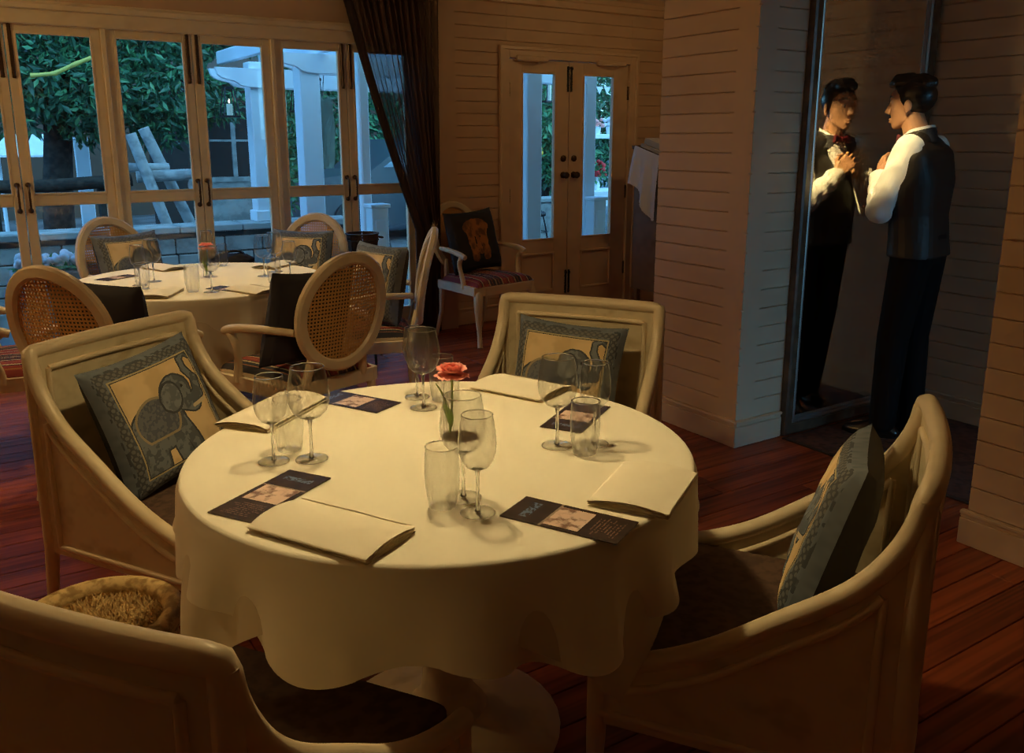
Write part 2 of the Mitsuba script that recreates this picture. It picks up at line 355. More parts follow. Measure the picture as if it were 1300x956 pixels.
put(struct('trim_1'), cat(box(3.284, 6.1, Y_DOOR - .03, Y_DOOR + .01, 2.47, Z_CEIL, .004), box(3.284, 6.1, Y_DOOR - .05, Y_DOOR + .01, 2.52, Z_CEIL, .004)), 'trim_paint')
# casing of the double door
put(struct('trim_2'), cat(*[box(*b, .004) for b in ((DX0 - .085, DX0, Y_DOOR - .022, Y_DOOR + .06, 0, DZ + .07), (DX1, DX1 + .085, Y_DOOR - .022, Y_DOOR + .06, 0, DZ + .07), (DX0, DX1, Y_DOOR - .022, Y_DOOR + .06, DZ, DZ + .07),
     (DX0 - .09, DX0 - .06, Y_DOOR - .034, Y_DOOR, 0, DZ + .085), (DX1 + .06, DX1 + .09, Y_DOOR - .034, Y_DOOR, 0, DZ + .085), (DX0 - .09, DX1 + .09, Y_DOOR - .034, Y_DOOR, DZ + .06, DZ + .09))]), 'trim_paint')
def quad(x0, x1, y, z0, z1): return trimesh.Trimesh([(x0, y, z0), (x1, y, z0), (x1, y, z1), (x0, y, z1)], [(0, 1, 2), (0, 2, 3)])
def french_door(x0, x1, gx0, gx1, hinge):
    k = struct('door'); y0, y1 = Y_DOOR + .005, Y_DOOR + .045; gz0, gz1 = .64, 1.965
    fr = cat(*[box(*b, .003) for b in ((x0 + .003, gx0, y0, y1, .01, DZ - .004), (gx1, x1 - .003, y0, y1, .01, DZ - .004), (gx0, gx1, y0, y1, gz1, DZ - .004), (gx0, gx1, y0, y1, .52, gz0), (gx0, gx1, y0, y1, .01, .20), (gx0, gx1, y0 + .012, y1, .2, .52))])
    part(k, 'door_frame', fr, 'trim_paint')
    part(k, 'panel_moulding', cat(*[box(*b, .004) for b in ((gx0 - .012, gx1 + .012, y0 - .010, y0 + .01, .505, .525), (gx0 - .012, gx1 + .012, y0 - .010, y0 + .01, .19, .21), (gx0 - .012, gx0 + .008, y0 - .010, y0 + .01, .19, .525), (gx1 - .008, gx1 + .012, y0 - .010, y0 + .01, .19, .525))]), 'trim_paint')
    part(k, 'glazing_bead', cat(*[box(*b, .003) for b in ((gx0 - .01, gx1 + .01, y0 - .008, y0 + .01, gz0 - .012, gz0 + .004), (gx0 - .01, gx1 + .01, y0 - .008, y0 + .01, gz1 - .004, gz1 + .012), (gx0 - .01, gx0 + .004, y0 - .008, y0 + .01, gz0, gz1), (gx1 - .004, gx1 + .01, y0 - .008, y0 + .01, gz0, gz1))]), 'trim_paint')
    part(k, 'pane', quad(gx0, gx1, y0 + .02, gz0, gz1), 'window_glass')
    mx = x1 - .055 if hinge < 0 else x0 + .055; hx = x0 + .006 if hinge < 0 else x1 - .006
    kn = [(0, 0), (.026, 0), (.027, .006), (.012, .010), (.010, .030), (.022, .036), (.028, .05), (.022, .064), (0, .068)]
    part(k, 'knob', tm(lathe(kn, 20), trans(mx, y0, 1.16) @ rot([1, 0, 0], 90)), 'bronze', 40)
    part(k, 'deadbolt', tm(lathe([(0, 0), (.026, 0), (.026, .01), (.018, .016), (0, .017)], 20), trans(mx, y0, 1.295) @ rot([1, 0, 0], 90)), 'bronze', 40)
    for z0 in (1.83, .16):
        part(k, 'bolt', cat(box(mx + (.03 if hinge < 0 else -.046), mx + (.046 if hinge < 0 else -.03), y0 - .012, y0 + .002, z0, z0 + .20, .003), box(mx + (.032 if hinge < 0 else -.044), mx + (.044 if hinge < 0 else -.032), y0 - .024, y0 - .01, z0 + .17, z0 + .19, .003)), 'black_metal')
    for z0 in (.28, .95, 1.78): part(k, 'hinge', rod((hx, y0 - .006, z0), (hx, y0 - .006, z0 + .11), .008), 'bronze')
    a, b = (x0 + .06, x0 + .36) if hinge < 0 else (x1 - .36, x1 - .06)
    part(k, 'door_closer', cat(box(a, b, y0 - .045, y0, DZ - .02, DZ + .022, .006), sweep([(a + .05, y0 - .05, DZ - .02), ((a + b) / 2, y0 - .10, DZ - .022), (b - .08, y0 - .03, DZ - .03)], .008, 6)), 'trim_paint')
french_door(DX0, DXM, 3.951, 4.268, -1)
french_door(DXM, DX1, 4.562, 4.878, 1)

# ------------------------------------------------------------------ folding glass doors
XL = [(-.12, .385), (.39, .885), (.915, 1.405), (1.41, 1.90), (1.93, 2.425), (2.43, 2.925)]
YF0, YF1 = Y_WIN + .005, Y_WIN + .05
put(struct('trim_3'), cat(*[box(*b, .005) for b in ((-.2, 3.0, Y_WIN - .035, Y_WIN + .055, 2.085, 2.175), (-.2, 3.0, Y_WIN - .03, Y_WIN + .08, -.01, .018), (-.2, 3.0, Y_WIN - .06, Y_WIN + .02, 2.165, 2.20), (-.2, 3.0, Y_WIN - .05, Y_WIN + .02, 2.195, 2.215), (.885, .915, Y_WIN - .02, Y_WIN + .06, 0, 2.10), (1.90, 1.93, Y_WIN - .02, Y_WIN + .06, 0, 2.10), (2.925, 2.97, Y_WIN - .02, Y_WIN + .06, 0, 2.1), (-.16, -.115, Y_WIN - .02, Y_WIN + .06, 0, 2.1))]), 'cream_paint')
for i, (x0, x1) in enumerate(XL):
    k = struct('door'); s = .052; a, b = x0 + s, x1 - s; zt, zr0, zr1, zb = 2.04, 1.065, 1.135, .22
    part(k, 'door_frame', cat(*[box(*q, .004) for q in ((x0, a, YF0, YF1, .01, 2.095), (b, x1, YF0, YF1, .01, 2.095), (a, b, YF0, YF1, zt, 2.095), (a, b, YF0, YF1, zr0, zr1), (a, b, YF0, YF1, .01, zb))]), 'cream_paint')
    part(k, 'glazing_bead', cat(*[box(*q, .002) for q in ((a - .008, a + .006, YF0 - .006, YF0 + .01, zr1, zt), (b - .006, b + .008, YF0 - .006, YF0 + .01, zr1, zt), (a - .008, b + .008, YF0 - .006, YF0 + .01, zt - .006, zt + .008), (a - .008, b + .008, YF0 - .006, YF0 + .01, zr1 - .008, zr1 + .006))]), 'cream_paint')
    part(k, 'pane', quad(a, b, YF0 + .02, zr1, zt), 'window_glass'); part(k, 'pane', quad(a, b, YF0 + .02, zb, zr0), 'window_glass')
    hx = x1 - .026 if i % 2 == 0 else x0 + .026
    part(k, 'handle', cat(sweep(spline([(hx, YF0, 1.035), (hx, YF0 - .035, 1.055), (hx, YF0 - .042, 1.115), (hx, YF0 - .035, 1.175), (hx, YF0, 1.195)], 15), .006, 8), tm(trimesh.creation.icosphere(2, .015), trans(hx, YF0 - .006, 1.04)), tm(trimesh.creation.icosphere(2, .015), trans(hx, YF0 - .006, 1.19))), 'bronze', 40)
    part(k, 'bolt', cat(box(hx - .010, hx + .010, YF0 - .012, YF0 + .002, 1.79, 2.085, .003), box(hx - .006, hx + .006, YF0 - .026, YF0 - .01, 1.80, 1.83, .003)), 'bronze')
# ------------------------------------------------------------------ pendant lamps
def pendant(x, y, z, r, rad, label, sh):
    k = thing('pendant_lamp', label, 'lamp', 'pendant lamps over the tables')
    globe = mikit.ply(tm(trimesh.creation.icosphere(3, r), trans(x, y, z)), None, True)
    globe['bsdf'] = {'type': 'diffuse', 'reflectance': C3(.5, .5, .5)}
    globe['emitter'] = {'type': 'area', 'sampling_weight': 4.0, 'radiance': C3(*(WARM * rad).tolist())}
    put(fresh(k + '__bulb'), globe, None)
    part(k, 'socket', tm(lathe([(0, r * .9), (r * .45, r * .9), (r * .5, r * 1.1), (r * .35, r * 1.9), (.006, r * 2.1), (0, r * 2.1)], 20), trans(x, y, z)), 'black_metal', 40)
    part(k, 'shade', tm(lathe(sh, 40), trans(x, y, z)), 'shade_metal', 40, label='open drum shade')
    part(k, 'cord', rod((x, y, z + r * 2), (x, y, Z_CEIL), .003, sides=6), 'black_metal')
    part(k, 'ceiling_rose', tm(lathe([(0, 0), (.05, 0), (.05, .012), (.0, .018)], 24), trans(x, y, Z_CEIL) @ rot([1, 0, 0], 180)), 'black_metal', 40)
pendant(.87, 1.86, 1.97, .055, LAMP_TABLE, 'pendant lamp hanging over the round table in front', [(.072, .075), (.090, .0), (.128, -.115), (.131, -.115), (.093, .0), (.075, .075), (.072, .075)])
pendant(1.05, 4.55, 2.36, .045, LAMP_TABLE_BACK, 'pendant lamp hanging over the round table by the glass doors', [(.06, .08), (.08, .0), (.112, -.155), (.115, -.155), (.083, .0), (.063, .08), (.06, .08)])
# opal ceiling lamps over the unseen tables left of the picture and in front of the double door
def opal(x, y, r, rad, label):
    k = thing('opal_ceiling_lamp', label, 'lamp', 'opal ceiling lamps'); z = Z_CEIL - r * 1.05
    g = mikit.ply(tm(trimesh.creation.icosphere(3, r), trans(x, y, z)), None, True)
    g['bsdf'] = {'type': 'diffuse', 'reflectance': C3(.6, .6, .6)}; g['emitter'] = {'type': 'area', 'sampling_weight': 2.0, 'radiance': C3(*(WARM * [1, .93, .85] * rad * LAMP_CEILING).tolist())}
    put(fresh(k + '__globe'), g, None)
    part(k, 'base', tm(lathe([(0, -.05), (r * .6, -.05), (r * .75, 0), (0, 0)], 24), trans(x, y, Z_CEIL)), 'bronze', 40)
opal(-1.35, 4.2, .11, 88.0, 'opal globe lamp on the ceiling far left of the front table')
opal(4.55, 4.3, .09, 24.0, 'opal globe lamp on the ceiling between the pillar and the double door')
# downlight in the alcove ceiling, aimed at the man
k = thing('ceiling_downlight', 'round recessed ceiling downlight before the alcove opening, aimed at the man', 'lamp')
sx, sy = 2.52, 2.22
part(k, 'housing', tm(lathe([(.045, -.03), (.060, -.03), (.062, -.004), (.05, .0), (.045, .0), (.045, -.03)], 24), trans(sx, sy, Z_CEIL)), 'tin', 40)
put(fresh(k + '__lamp_beam'), dict(type='spot', intensity=C3(*(WARM * LAMP_SPOT).tolist()), cutoff_angle=8.4, beam_width=5.0, to_world=T().look_at(origin=[sx, sy, Z_CEIL - .035], target=[3.74, 2.585, 1.39], up=[0, 1, 0])), None)

# ------------------------------------------------------------------ round tables
def drape(c, r, z, hang, folds, amp, seed, r0=None):
    """cloth lying on a round top and hanging in folds; hang(a) is the drop at the angle a"""
    n = 360; a = np.arange(n) * 2 * np.pi / n; h = np.array([hang(t) for t in a])
    ph = meshkit.noise(np.stack([np.cos(a) * 2.2 + seed, np.sin(a) * 2.2, a * 0], 1), seed) * 7
    wave = np.sin(folds * a + ph); wave = np.sign(wave) * np.abs(wave) ** .8
    rings = [np.stack([c[0] + q * r * np.cos(a), c[1] + q * r * np.sin(a), z + 0 * a], 1) for q in (.02, .2, .4, .6, .75, .88, .96)]
    for t in np.linspace(.1, 1, 5): rings.append(np.stack([c[0] + (r - .012 + .012 * math.sin(t * 1.57)) * np.cos(a), c[1] + (r - .012 + .012 * math.sin(t * 1.57)) * np.sin(a), z - .012 * (1 - math.cos(t * 1.57)) + 0 * a], 1))
    for t in np.linspace(.06, 1, 14):
        d = h * t; rr = r + .004 + np.minimum(d, .3) * .16 + wave * amp * np.minimum(d / .18, 1.7) ** 1.3
        rings.append(np.stack([c[0] + rr * np.cos(a), c[1] + rr * np.sin(a), z - .012 - d], 1))
    v = np.concatenate([*rings, [[c[0], c[1], z]]]); f = grid_faces(len(rings), n, True)
    f += [(len(v) - 1, j, (j + 1) % n) for j in range(n)]
    return trimesh.Trimesh(v, f, process=False)
def round_table(c, r, label_t, label_c, label_u, hang, uhang, seed, pedestal):
    k = thing('round_table', label_t, 'table', 'round dining tables')
    part(k, 'table_top', tm(lathe([(0, .70), (r - .03, .70), (r - .012, .708), (r - .008, .72), (r - .012, .733), (r - .03, .738), (0, .738)], 64), trans(c[0], c[1], 0)), 'cream_worn', 40)
    part(k, 'pedestal', tm(lathe([(0, .0), (.28, .0), (.285, .02), (.25, .045), (.10, .075), (.065, .12), (.055, .2), (.075, .3), (.06, .42), (.055, .6), (.10, .68), (.22, .70), (0, .70)], 32), trans(c[0], c[1], 0)), 'cream_worn', 40)
    u = thing('tablecloth', label_u, 'tablecloth'); put(u, drape(c, r - .010, .7425, uhang, 11, .010, seed + 3), 'cloth_under', True)
    t = thing('tablecloth', label_c, 'tablecloth'); put(t, drape(c, r + .004, .7500, hang, 13, .030, seed), 'cloth_white', True)
T1, T2 = (.902, 1.694), (1.052, 4.585)
def corner_drop(c0, half, off, lo=.10):
    def f(a, r=.575):
        d = np.array([math.cos(a), math.sin(a)]); ca = math.radians(c0); best = 9
        for q in range(4):
            nrm = np.array([math.cos(ca + math.pi / 4 + q * math.pi / 2), math.sin(ca + math.pi / 4 + q * math.pi / 2)])
            if d @ nrm > .05: best = min(best, (half + nrm @ np.array(off)) / (d @ nrm))
        return min(max(best - r, lo), .66)
    return f
round_table(T1, .575, 'round pedestal dining table in front, hidden under its cloths', 'round white top cloth draped over the front dining table', 'longer cream underlay cloth below the top cloth of the front table',
            lambda a: .172 + .018 * math.sin(3 * a + 1.0) + .022 * math.sin(7 * a), corner_drop(-83, .60, (-.03, -.05), .05), 3, True)
round_table(T2, .62, 'round pedestal dining table by the glass doors, hidden under its cloths', 'round white top cloth draped over the dining table by the glass doors', 'longer cream underlay cloth below the top cloth of the table by the glass doors',
            lambda a: .165 + .02 * math.sin(3 * a + 2.0), lambda a: .36 + .02 * math.sin(4 * a), 8, True)

# ------------------------------------------------------------------ barrel armchairs round the front table
ARM = [(0, .85), (.006, .80), (.022, .755), (.05, .705), (.10, .645), (.16, .597), (.22, .555), (.34, .470), (.45, .412), (.55, .378), (.60, .368)]
ARM_S = spline(ARM, 40)
def armz(y): return np.interp(y, ARM_S[:, 0], ARM_S[:, 1])
W = .305
def make_barrel():
    right = [(W + .012 * (q[0] / .6), q[0], q[1]) for q in ARM_S[::-1]]
    left = [(-x, y, z) for x, y, z in right[::-1]]
    back = [(x, -.022 * (1 - (x / W) ** 2) - .006, .852) for x in np.linspace(W - .02, -W + .02, 17)]
    path = np.array(right[:-1] + [(W - .003, -.004, .848)] + back + [(-W + .003, -.004, .848)] + left[1:])
    prof = np.array([(math.cos(t) * 1.0, math.sin(t) * .95) for t in np.arange(12) * math.pi / 6])
    rail = sweep(path, .0215, 12)
    def ruled(side, y0, y1, t):
        ys = np.concatenate([np.linspace(y0, .1, 8), np.linspace(.13, y1, 14)]); x = side * W
        o, i = [], []
        for q in ys:
            zt = armz(q) - .008; xx = x + side * .012 * q / .6
            o += [(xx + side * t / 2, q, .235), (xx + side * t / 2, q, zt)]; i += [(xx - side * t / 2, q, .235), (xx - side * t / 2, q, zt)]
        n = len(ys); v = np.array(o + i); f = []
        for j in range(n - 1):
            a = 2 * j; f += [(a, a + 1, a + 3), (a, a + 3, a + 2)]; b = a + 2 * n; f += [(b, b + 3, b + 1), (b, b + 2, b + 3)]
            f += [(a, a + 2, b + 2), (a, b + 2, b)]
        m = trimesh.Trimesh(v, f, process=False); return m
    side_r, side_l = ruled(1, .0, .595, .016), ruled(-1, .0, .595, .016)
    xs = np.linspace(-W, W, 13); bow = lambda x: -.022 * (1 - (x / W) ** 2) - .004
    v, f = [], []
    for x in xs: v += [(x, bow(x) - .008, .235), (x, bow(x) - .008, .842), (x, bow(x) + .008, .235), (x, bow(x) + .008, .842)]
    for j in range(12):
        a = 4 * j; f += [(a, a + 4, a + 5), (a, a + 5, a + 1), (a + 2, a + 7, a + 6), (a + 2, a + 3, a + 7), (a, a + 2, a + 6), (a, a + 6, a + 4)]
    backp = trimesh.Trimesh(v, f, process=False)
    bead = lambda pts, r=.009: sweep(pts, r, 8)
    trims = []
    for s in (1, -1):
        for off in (1, -1):
            trims.append(bead([(s * W + s * .012 * q / .6 + off * .010, q, armz(q) - .058) for q in np.linspace(.05, .59, 24)]))
            trims.append(bead([(s * W + off * .010, .05, .26), (s * W + off * .010, .05, armz(.05) - .058)]))
            trims.append(bead([(s * W + off * .010, .05, .262), (s * W + s * .012 + off * .010, .59, .262)]))
    for off in (1, -1):
        for z in (.795, .262): trims.append(bead([(x, bow(x) + off * .010, z) for x in np.linspace(-W + .055, W - .055, 13)]))
        for s in (1, -1): trims.append(bead([(s * (W - .055), bow(W - .055) + off * .010, .262), (s * (W - .055), bow(W - .055) + off * .010, .795)]))
    legs = [sweep([(s * W, -.002, .842), (s * W, -.004, .5), (s * W, -.008, .25), (s * (W + .005), -.035, 0)], [.020, .021, .022, .016], 10) for s in (1, -1)]
    legs += [sweep([(s * (W + .010), .585, armz(.585)), (s * (W + .010), .585, .2), (s * (W + .008), .59, 0)], [.022, .022, .014], 10) for s in (1, -1)]
    frontr = box(-W, W, .572, .602, .225, .30, .006)
    base = box(-W + .01, W - .01, -.0, .58, .24, .275, .004)
    def cushion():
        p = []
        for x, sx in ((-W + .014, 1), (W - .014, -1)):
            for y, sy in ((.008, 1), (.60, -1)):
                for t in np.linspace(0, math.pi / 2, 4):
                    for z, sz in ((.277, 1), (.395, -1)):
                        c = .03; p += [(x + sx * c * (1 - math.cos(t)), y + sy * c * (1 - math.sin(t)), z + sz * .012), (x + sx * (c * (1 - math.cos(t)) + .012), y + sy * (c * (1 - math.sin(t)) + .012), z)]
        return hull(p)
    D = {'rail': mikit.ply(rail, 'cream_paint', 50), 'back_panel': mikit.ply(backp, 'cream_worn', 30), 'seat_base': mikit.ply(cat(base, frontr), 'cream_paint'),
         'seat': mikit.ply(cushion(), 'seat_brown', 40), 'moulding': mikit.ply(cat(*trims), 'cream_paint', 50)}
    return D, [mikit.ply(side_r, 'cream_worn', 30), mikit.ply(side_l, 'cream_worn', 30)], [mikit.ply(l, 'cream_paint', 50) for l in legs]
BD, BS, BL = make_barrel()
def barrel(loc, fwd, label):
    k = thing('barrel_armchair', label, 'chair', 'barrel armchairs around the front table'); M = frame((*loc, 0), fwd)
    for n, d in BD.items(): part(k, n, d, None, M=M, label='dark brown fabric seat cushion' if n == 'seat' else None)
    for d in BS: part(k, 'side_panel', d, None, M=M)
    for d in BL: part(k, 'leg', d, None, M=M)
    return M
ML = barrel((.405, 2.944), (.533, -.846), 'cream barrel armchair whose back stands before the cane chairs, large elephant cushion leaning in it')
MT = barrel((1.953, 2.552), (-.820, -.572), 'cream barrel armchair between the front table and the boarded pillar')
MR = barrel((1.621, .951), (-.539, .842), 'cream barrel armchair nearest the red floor, seen from behind beside the front table')
MN = barrel((.040, 1.205), (.832, .555), 'cream barrel armchair in the lower left corner, its back to us beside the pouf')

# ------------------------------------------------------------------ cushions
def pillow(w, h, t, n=26, sag=.0, seed=1):
    u = np.linspace(-1, 1, n); U, V = np.meshgrid(u, u, indexing='ij')
    pin = 1 - .07 * (1 - V ** 2) ** 1 * np.abs(U) ** 3; pin2 = 1 - .07 * (1 - U ** 2) * np.abs(V) ** 3
    X, Z = U * w / 2 * pin, V * h / 2 * pin2
    th = t / 2 * np.clip((1 - U ** 4) * (1 - V ** 4), 0, 1) ** .42 * (1 - .12 * V)
    nz = (meshkit.fbm(np.stack([U * 2.5 + seed, V * 2.5, U * 0], -1), 3, seed) - .5) * .022 * (1 - U ** 6) * (1 - V ** 6)
    uvf = np.stack([(U + 1) / 2, (V + 1) / 2], -1).reshape(-1, 2)
    front = np.stack([X, th + nz, Z], -1).reshape(-1, 3); back = np.stack([X, -th + nz * .5, Z], -1).reshape(-1, 3)
    f = np.array(grid_faces(n, n)); v = np.vstack([front, back]); ff = np.vstack([f[:, ::-1], f + n * n])
    return (v, ff), np.vstack([uvf, uvf * 0 + 2.0])
def cushion(M0, loc, w, h, t, tilt, roll, bsdf, label, group, flip=False, seed=1, turn=0, name='cushion'):
    """loc in the chair's own frame (its +y is forward); the print faces +y"""
    (v, f), uv = pillow(w, h, t, seed=seed)
    if flip: uv = np.where(uv < 1.5, np.stack([1 - uv[:, 0], uv[:, 1]], 1), uv)
    else: uv = uv.copy()
    # seen from the front (+y looking back) the local x axis runs right to left
    uv[:, 0] = np.where(uv[:, 0] < 1.5, 1 - uv[:, 0], uv[:, 0])
    k = thing(name, label, 'cushion', group)
    put(k, (v, f), bsdf, True, uv=uv, M=M0 @ trans(*loc) @ rot([0, 0, 1], turn) @ rot([1, 0, 0], tilt) @ rot([0, 1, 0], roll))
EG = 'elephant cushions on the chairs'
cushion(ML, (.02, .17, .605), .43, .43, .13, 17, 6, 'elephant_fabric', 'large elephant cushion leaning in the barrel armchair on the left', EG, seed=1)
cushion(MT, (.0, .155, .60), .42, .42, .13, 15, -3, 'elephant_fabric', 'elephant cushion behind the wine glasses in the armchair by the pillar', EG, seed=2)
cushion(MR, (.06, .16, .60), .42, .42, .13, 16, 4, 'elephant_fabric', 'elephant cushion seen edge-on in the armchair at the red floor', EG, seed=4)

# ------------------------------------------------------------------ oval-backed cane armchairs round the far table
def oval(rx, rz, cz, y0, lean, n=48):
    t = np.arange(n) * 2 * np.pi / n; x, z = rx * np.cos(t), rz * np.sin(t)
    return np.stack([x, y0 - (z + cz - .48) * lean - .035 * (1 - (x / .25) ** 2), z + cz], 1)
def make_cane():
    lean, cz, y0 = .20, .735, -.235; D = {}
    o = oval(.215, .235, cz, y0, lean)
    ring = sweep(o, 1.0, prof=RRECT(.026, .019, .009), up=[0, 1, 0], closed=True)
    D['back_frame'] = (ring, 'cream_paint', 35)
    bits = []
    pl = lambda x, z: np.array([x, y0 - (z + cz - .48) * lean - .035 * (1 - (x / .25) ** 2), z + cz])
    def strip(pts, wd, off):
        pts = np.array(pts); d = pts[-1] - pts[0]; d /= np.linalg.norm(d); nrm = np.array([0, 1, .2]) / 1.02; s = np.cross(d, nrm) * wd / 2
        v = np.vstack([pts + s + nrm * off, pts - s + nrm * off]); n = len(pts)
        return trimesh.Trimesh(v, [q for i in range(n - 1) for q in ((i, i + 1, n + i + 1), (i, n + i + 1, n + i))], process=False)
    p = .0158
    for i in range(-12, 13):
        x = i * p; h = .222 * math.sqrt(max(0, 1 - (x / .202) ** 2))
        if h > .01: bits.append(strip([pl(x, z) for z in np.linspace(-h, h, 3)], .0088, .001))
    for i in range(-14, 15):
        z = i * p; w = .202 * math.sqrt(max(0, 1 - (z / .222) ** 2))
        if w > .01: bits.append(strip([pl(x, z) for x in np.linspace(-w, w, 7)], .0088, -.001))
    D['cane_panel'] = (cat(*bits), 'cane', False)
    sh = [(-.235, -.225), (.235, -.225), (.285, .24), (.22, .275), (-.22, .275), (-.285, .24)]
    seat = lambda z0, z1, s: trimesh.creation.extrude_polygon(Polygon([(x * s, y * s) for x, y in sh]).buffer(.01), z1 - z0).apply_translation([0, 0, z0])
    D['seat_frame'] = (seat(.375, .435, 1.0), 'cream_paint', False)
    n = 22; u = np.linspace(-1, 1, n); U, V = np.meshgrid(u, u, indexing='ij')
    wx = .25 + .028 * V; X, Y = U * wx, V * .245 + .025; Z = .437 + .055 * np.clip((1 - U ** 6) * (1 - V ** 6), 0, 1) ** .5
    f = np.array(grid_faces(n, n)); top = np.stack([X, Y, Z], -1).reshape(-1, 3); bot = top.copy(); bot[:, 2] = .433
    uv = np.stack([(U + 1) / 2, (V + 1) / 2], -1).reshape(-1, 2)
    D['seat'] = ((np.vstack([top, bot]), np.vstack([f, f[:, ::-1] + n * n])), 'striped_fabric', True, np.vstack([uv, uv]))
    legs = []
    for s in (1, -1):
        legs.append(sweep(spline([(s * .245, .235, .40), (s * .262, .252, .34), (s * .252, .245, .20), (s * .25, .25, .07), (s * .262, .268, .0)], 14), np.interp(np.linspace(0, 1, 14), [0, .2, .75, 1], [.034, .033, .017, .02]), 10))
        legs.append(sweep([(s * .215, -.215, .42), (s * .215, -.225, .2), (s * .222, -.285, 0)], [.022, .018, .014], 8))
    arms, posts = [], []
    for s in (1, -1):
        a = spline([(s * .205, -.235, .665), (s * .255, -.13, .672), (s * .285, .0, .668), (s * .292, .10, .652), (s * .292, .15, .637)], 16)
        arms.append(cat(sweep(a, np.interp(np.linspace(0, 1, 16), [0, .7, .9, 1], [.016, .019, .022, .018]), 10), sweep(spline([(s * .290, .125, .645), (s * .283, .075, .57), (s * .272, .09, .49), (s * .272, .10, .41)], 12), np.interp(np.linspace(0, 1, 12), [0, .5, 1], [.019, .016, .021]), 10)))
    for s in (1, -1):
        posts.append(sweep([(s * .16, -.225, .42), (s * .135, -.262, .575)], [.02, .018], 8))
    D2 = {k: (mikit.ply(q[0], q[1], q[2], uv=q[3]) if len(q) > 3 else mikit.ply(*q[:3])) for k, q in D.items()}
    return D2, [mikit.ply(l, 'cream_paint', 40) for l in legs], [mikit.ply(a, 'cream_paint', 40) for a in arms], [mikit.ply(q, 'cream_paint', 40) for q in posts]
CD, CL, CA, CP = make_cane()
def cane_chair(loc, ang, label, group='cane-backed armchairs around the far table'):
    k = thing('cane_armchair', label, 'chair', group); M = frame((*loc, 0), ang=math.radians(ang))
    for n, d in CD.items(): part(k, n, d, None, M=M, label={'cane_panel': 'woven honey-brown cane panel', 'seat': 'striped dark red fabric seat'}.get(n))
    for d in CL: part(k, 'leg', d, None, M=M)
    for d in CA: part(k, 'arm', d, None, M=M)
    [part(k, 'back_post', d, None, M=M) for d in CP]
    return M
M1 = cane_chair((.942, 5.434), -65, 'cane-backed armchair behind the far table, facing us, half hidden by its first group of glasses')
M2 = cane_chair((1.697, 5.10), -139.5, 'cane-backed armchair behind the far table, facing us in front of the white pergola post')
M3 = cane_chair((1.834, 4.265), 155, 'cane-backed armchair seen side-on below the dark curtain, facing left')
M4 = cane_chair((1.273, 3.724), 107.7, 'cane-backed armchair with its round back to us in front of the far table')
M5 = cane_chair((.537, 3.874), 41.5, 'cane-backed armchair behind the large elephant cushion, its back to us')
M6 = cane_chair((.02, 4.52), -2, 'cane-backed armchair cut off by the left picture edge at the far table')
M7 = cane_chair((3.28, 5.47), -80, 'cane-backed armchair against the back wall beside the double door', 'cane armchair by the door')
cushion(M1, (.0, -.13, .70), .43, .43, .13, 14, 0, 'elephant_fabric', 'elephant cushion in the far chair behind the first group of glasses', EG, seed=5)
cushion(M2, (.0, -.13, .70), .43, .43, .13, 14, 0, 'elephant_fabric', 'elephant cushion in the far chair below the white pergola post', EG, seed=6)
cushion(M3, (.03, -.06, .70), .42, .42, .14, 12, 0, 'elephant_fabric', 'elephant cushion standing in the side-on chair below the curtain', EG, seed=7, turn=38)
cushion(M6, (.0, -.13, .70), .43, .43, .13, 14, 0, 'elephant_fabric', 'elephant cushion cut off by the left picture edge', EG, seed=8)
cushion(M4, (-.05, -.125, .70), .44, .43, .13, 14, 3, 'navy_fabric', 'plain dark cushion beside the round cane back in front of the far table', 'plain dark cushions', seed=9)
cushion(M5, (.05, -.125, .70), .44, .43, .13, 14, 3, 'navy_fabric', 'plain dark cushion behind the cane back over the large elephant cushion', 'plain dark cushions', seed=10)
cushion(M7, (.0, -.11, .715), .46, .46, .14, 14, 3, 'black_print_fabric', 'black cushion with an orange brown elephant on the chair beside the door', None, seed=11)

# ------------------------------------------------------------------ straw pouf
k = thing('straw_pouf', 'round straw pouf with a rolled rim on the floor in the lower left', 'pouf')
PM = trans(.185, 2.115, 0)
part(k, 'body', tm(lathe([(0, 0), (.155, .0), (.175, .03), (.185, .12), (.18, .24), (.165, .305), (0, .31)], 40), PM), 'straw', 50)
a = np.arange(64) * 2 * np.pi / 64
rim = [sweep(np.stack([(.168 + .002 * math.cos(j)) * np.cos(a), (.168 + .002 * math.cos(j)) * np.sin(a), .322 + 0 * a], 1), .026 * (1 + .05 * np.sin(a * 32)), 10, closed=True) for j in range(1)]
part(k, 'rolled_rim', tm(cat(*rim), PM), 'straw', 50)
tuft = []
rr_ = np.random.default_rng(5)
for i in range(1500):
    q, th = .145 * math.sqrt(rr_.random()), rr_.random() * 6.283; x, y = q * math.cos(th), q * math.sin(th); z = .306 + .022 * (1 - (q / .15) ** 2); dx, dy = rr_.normal(0, .010, 2); s = .0025
    p0, p1 = np.array([x, y, z]), np.array([x + dx, y + dy, z + .012 + .008 * rr_.random()]); w = np.array([-dy, dx, 0]); w = w / (np.linalg.norm(w) + 1e-9) * s
    tuft.append(np.array([p0 - w, p0 + w, p1]))
tv = np.vstack(tuft); part(k, 'straw_tufts', tm(trimesh.Trimesh(tv, np.arange(len(tv)).reshape(-1, 3), process=False), PM), 'straw', kind='stuff')

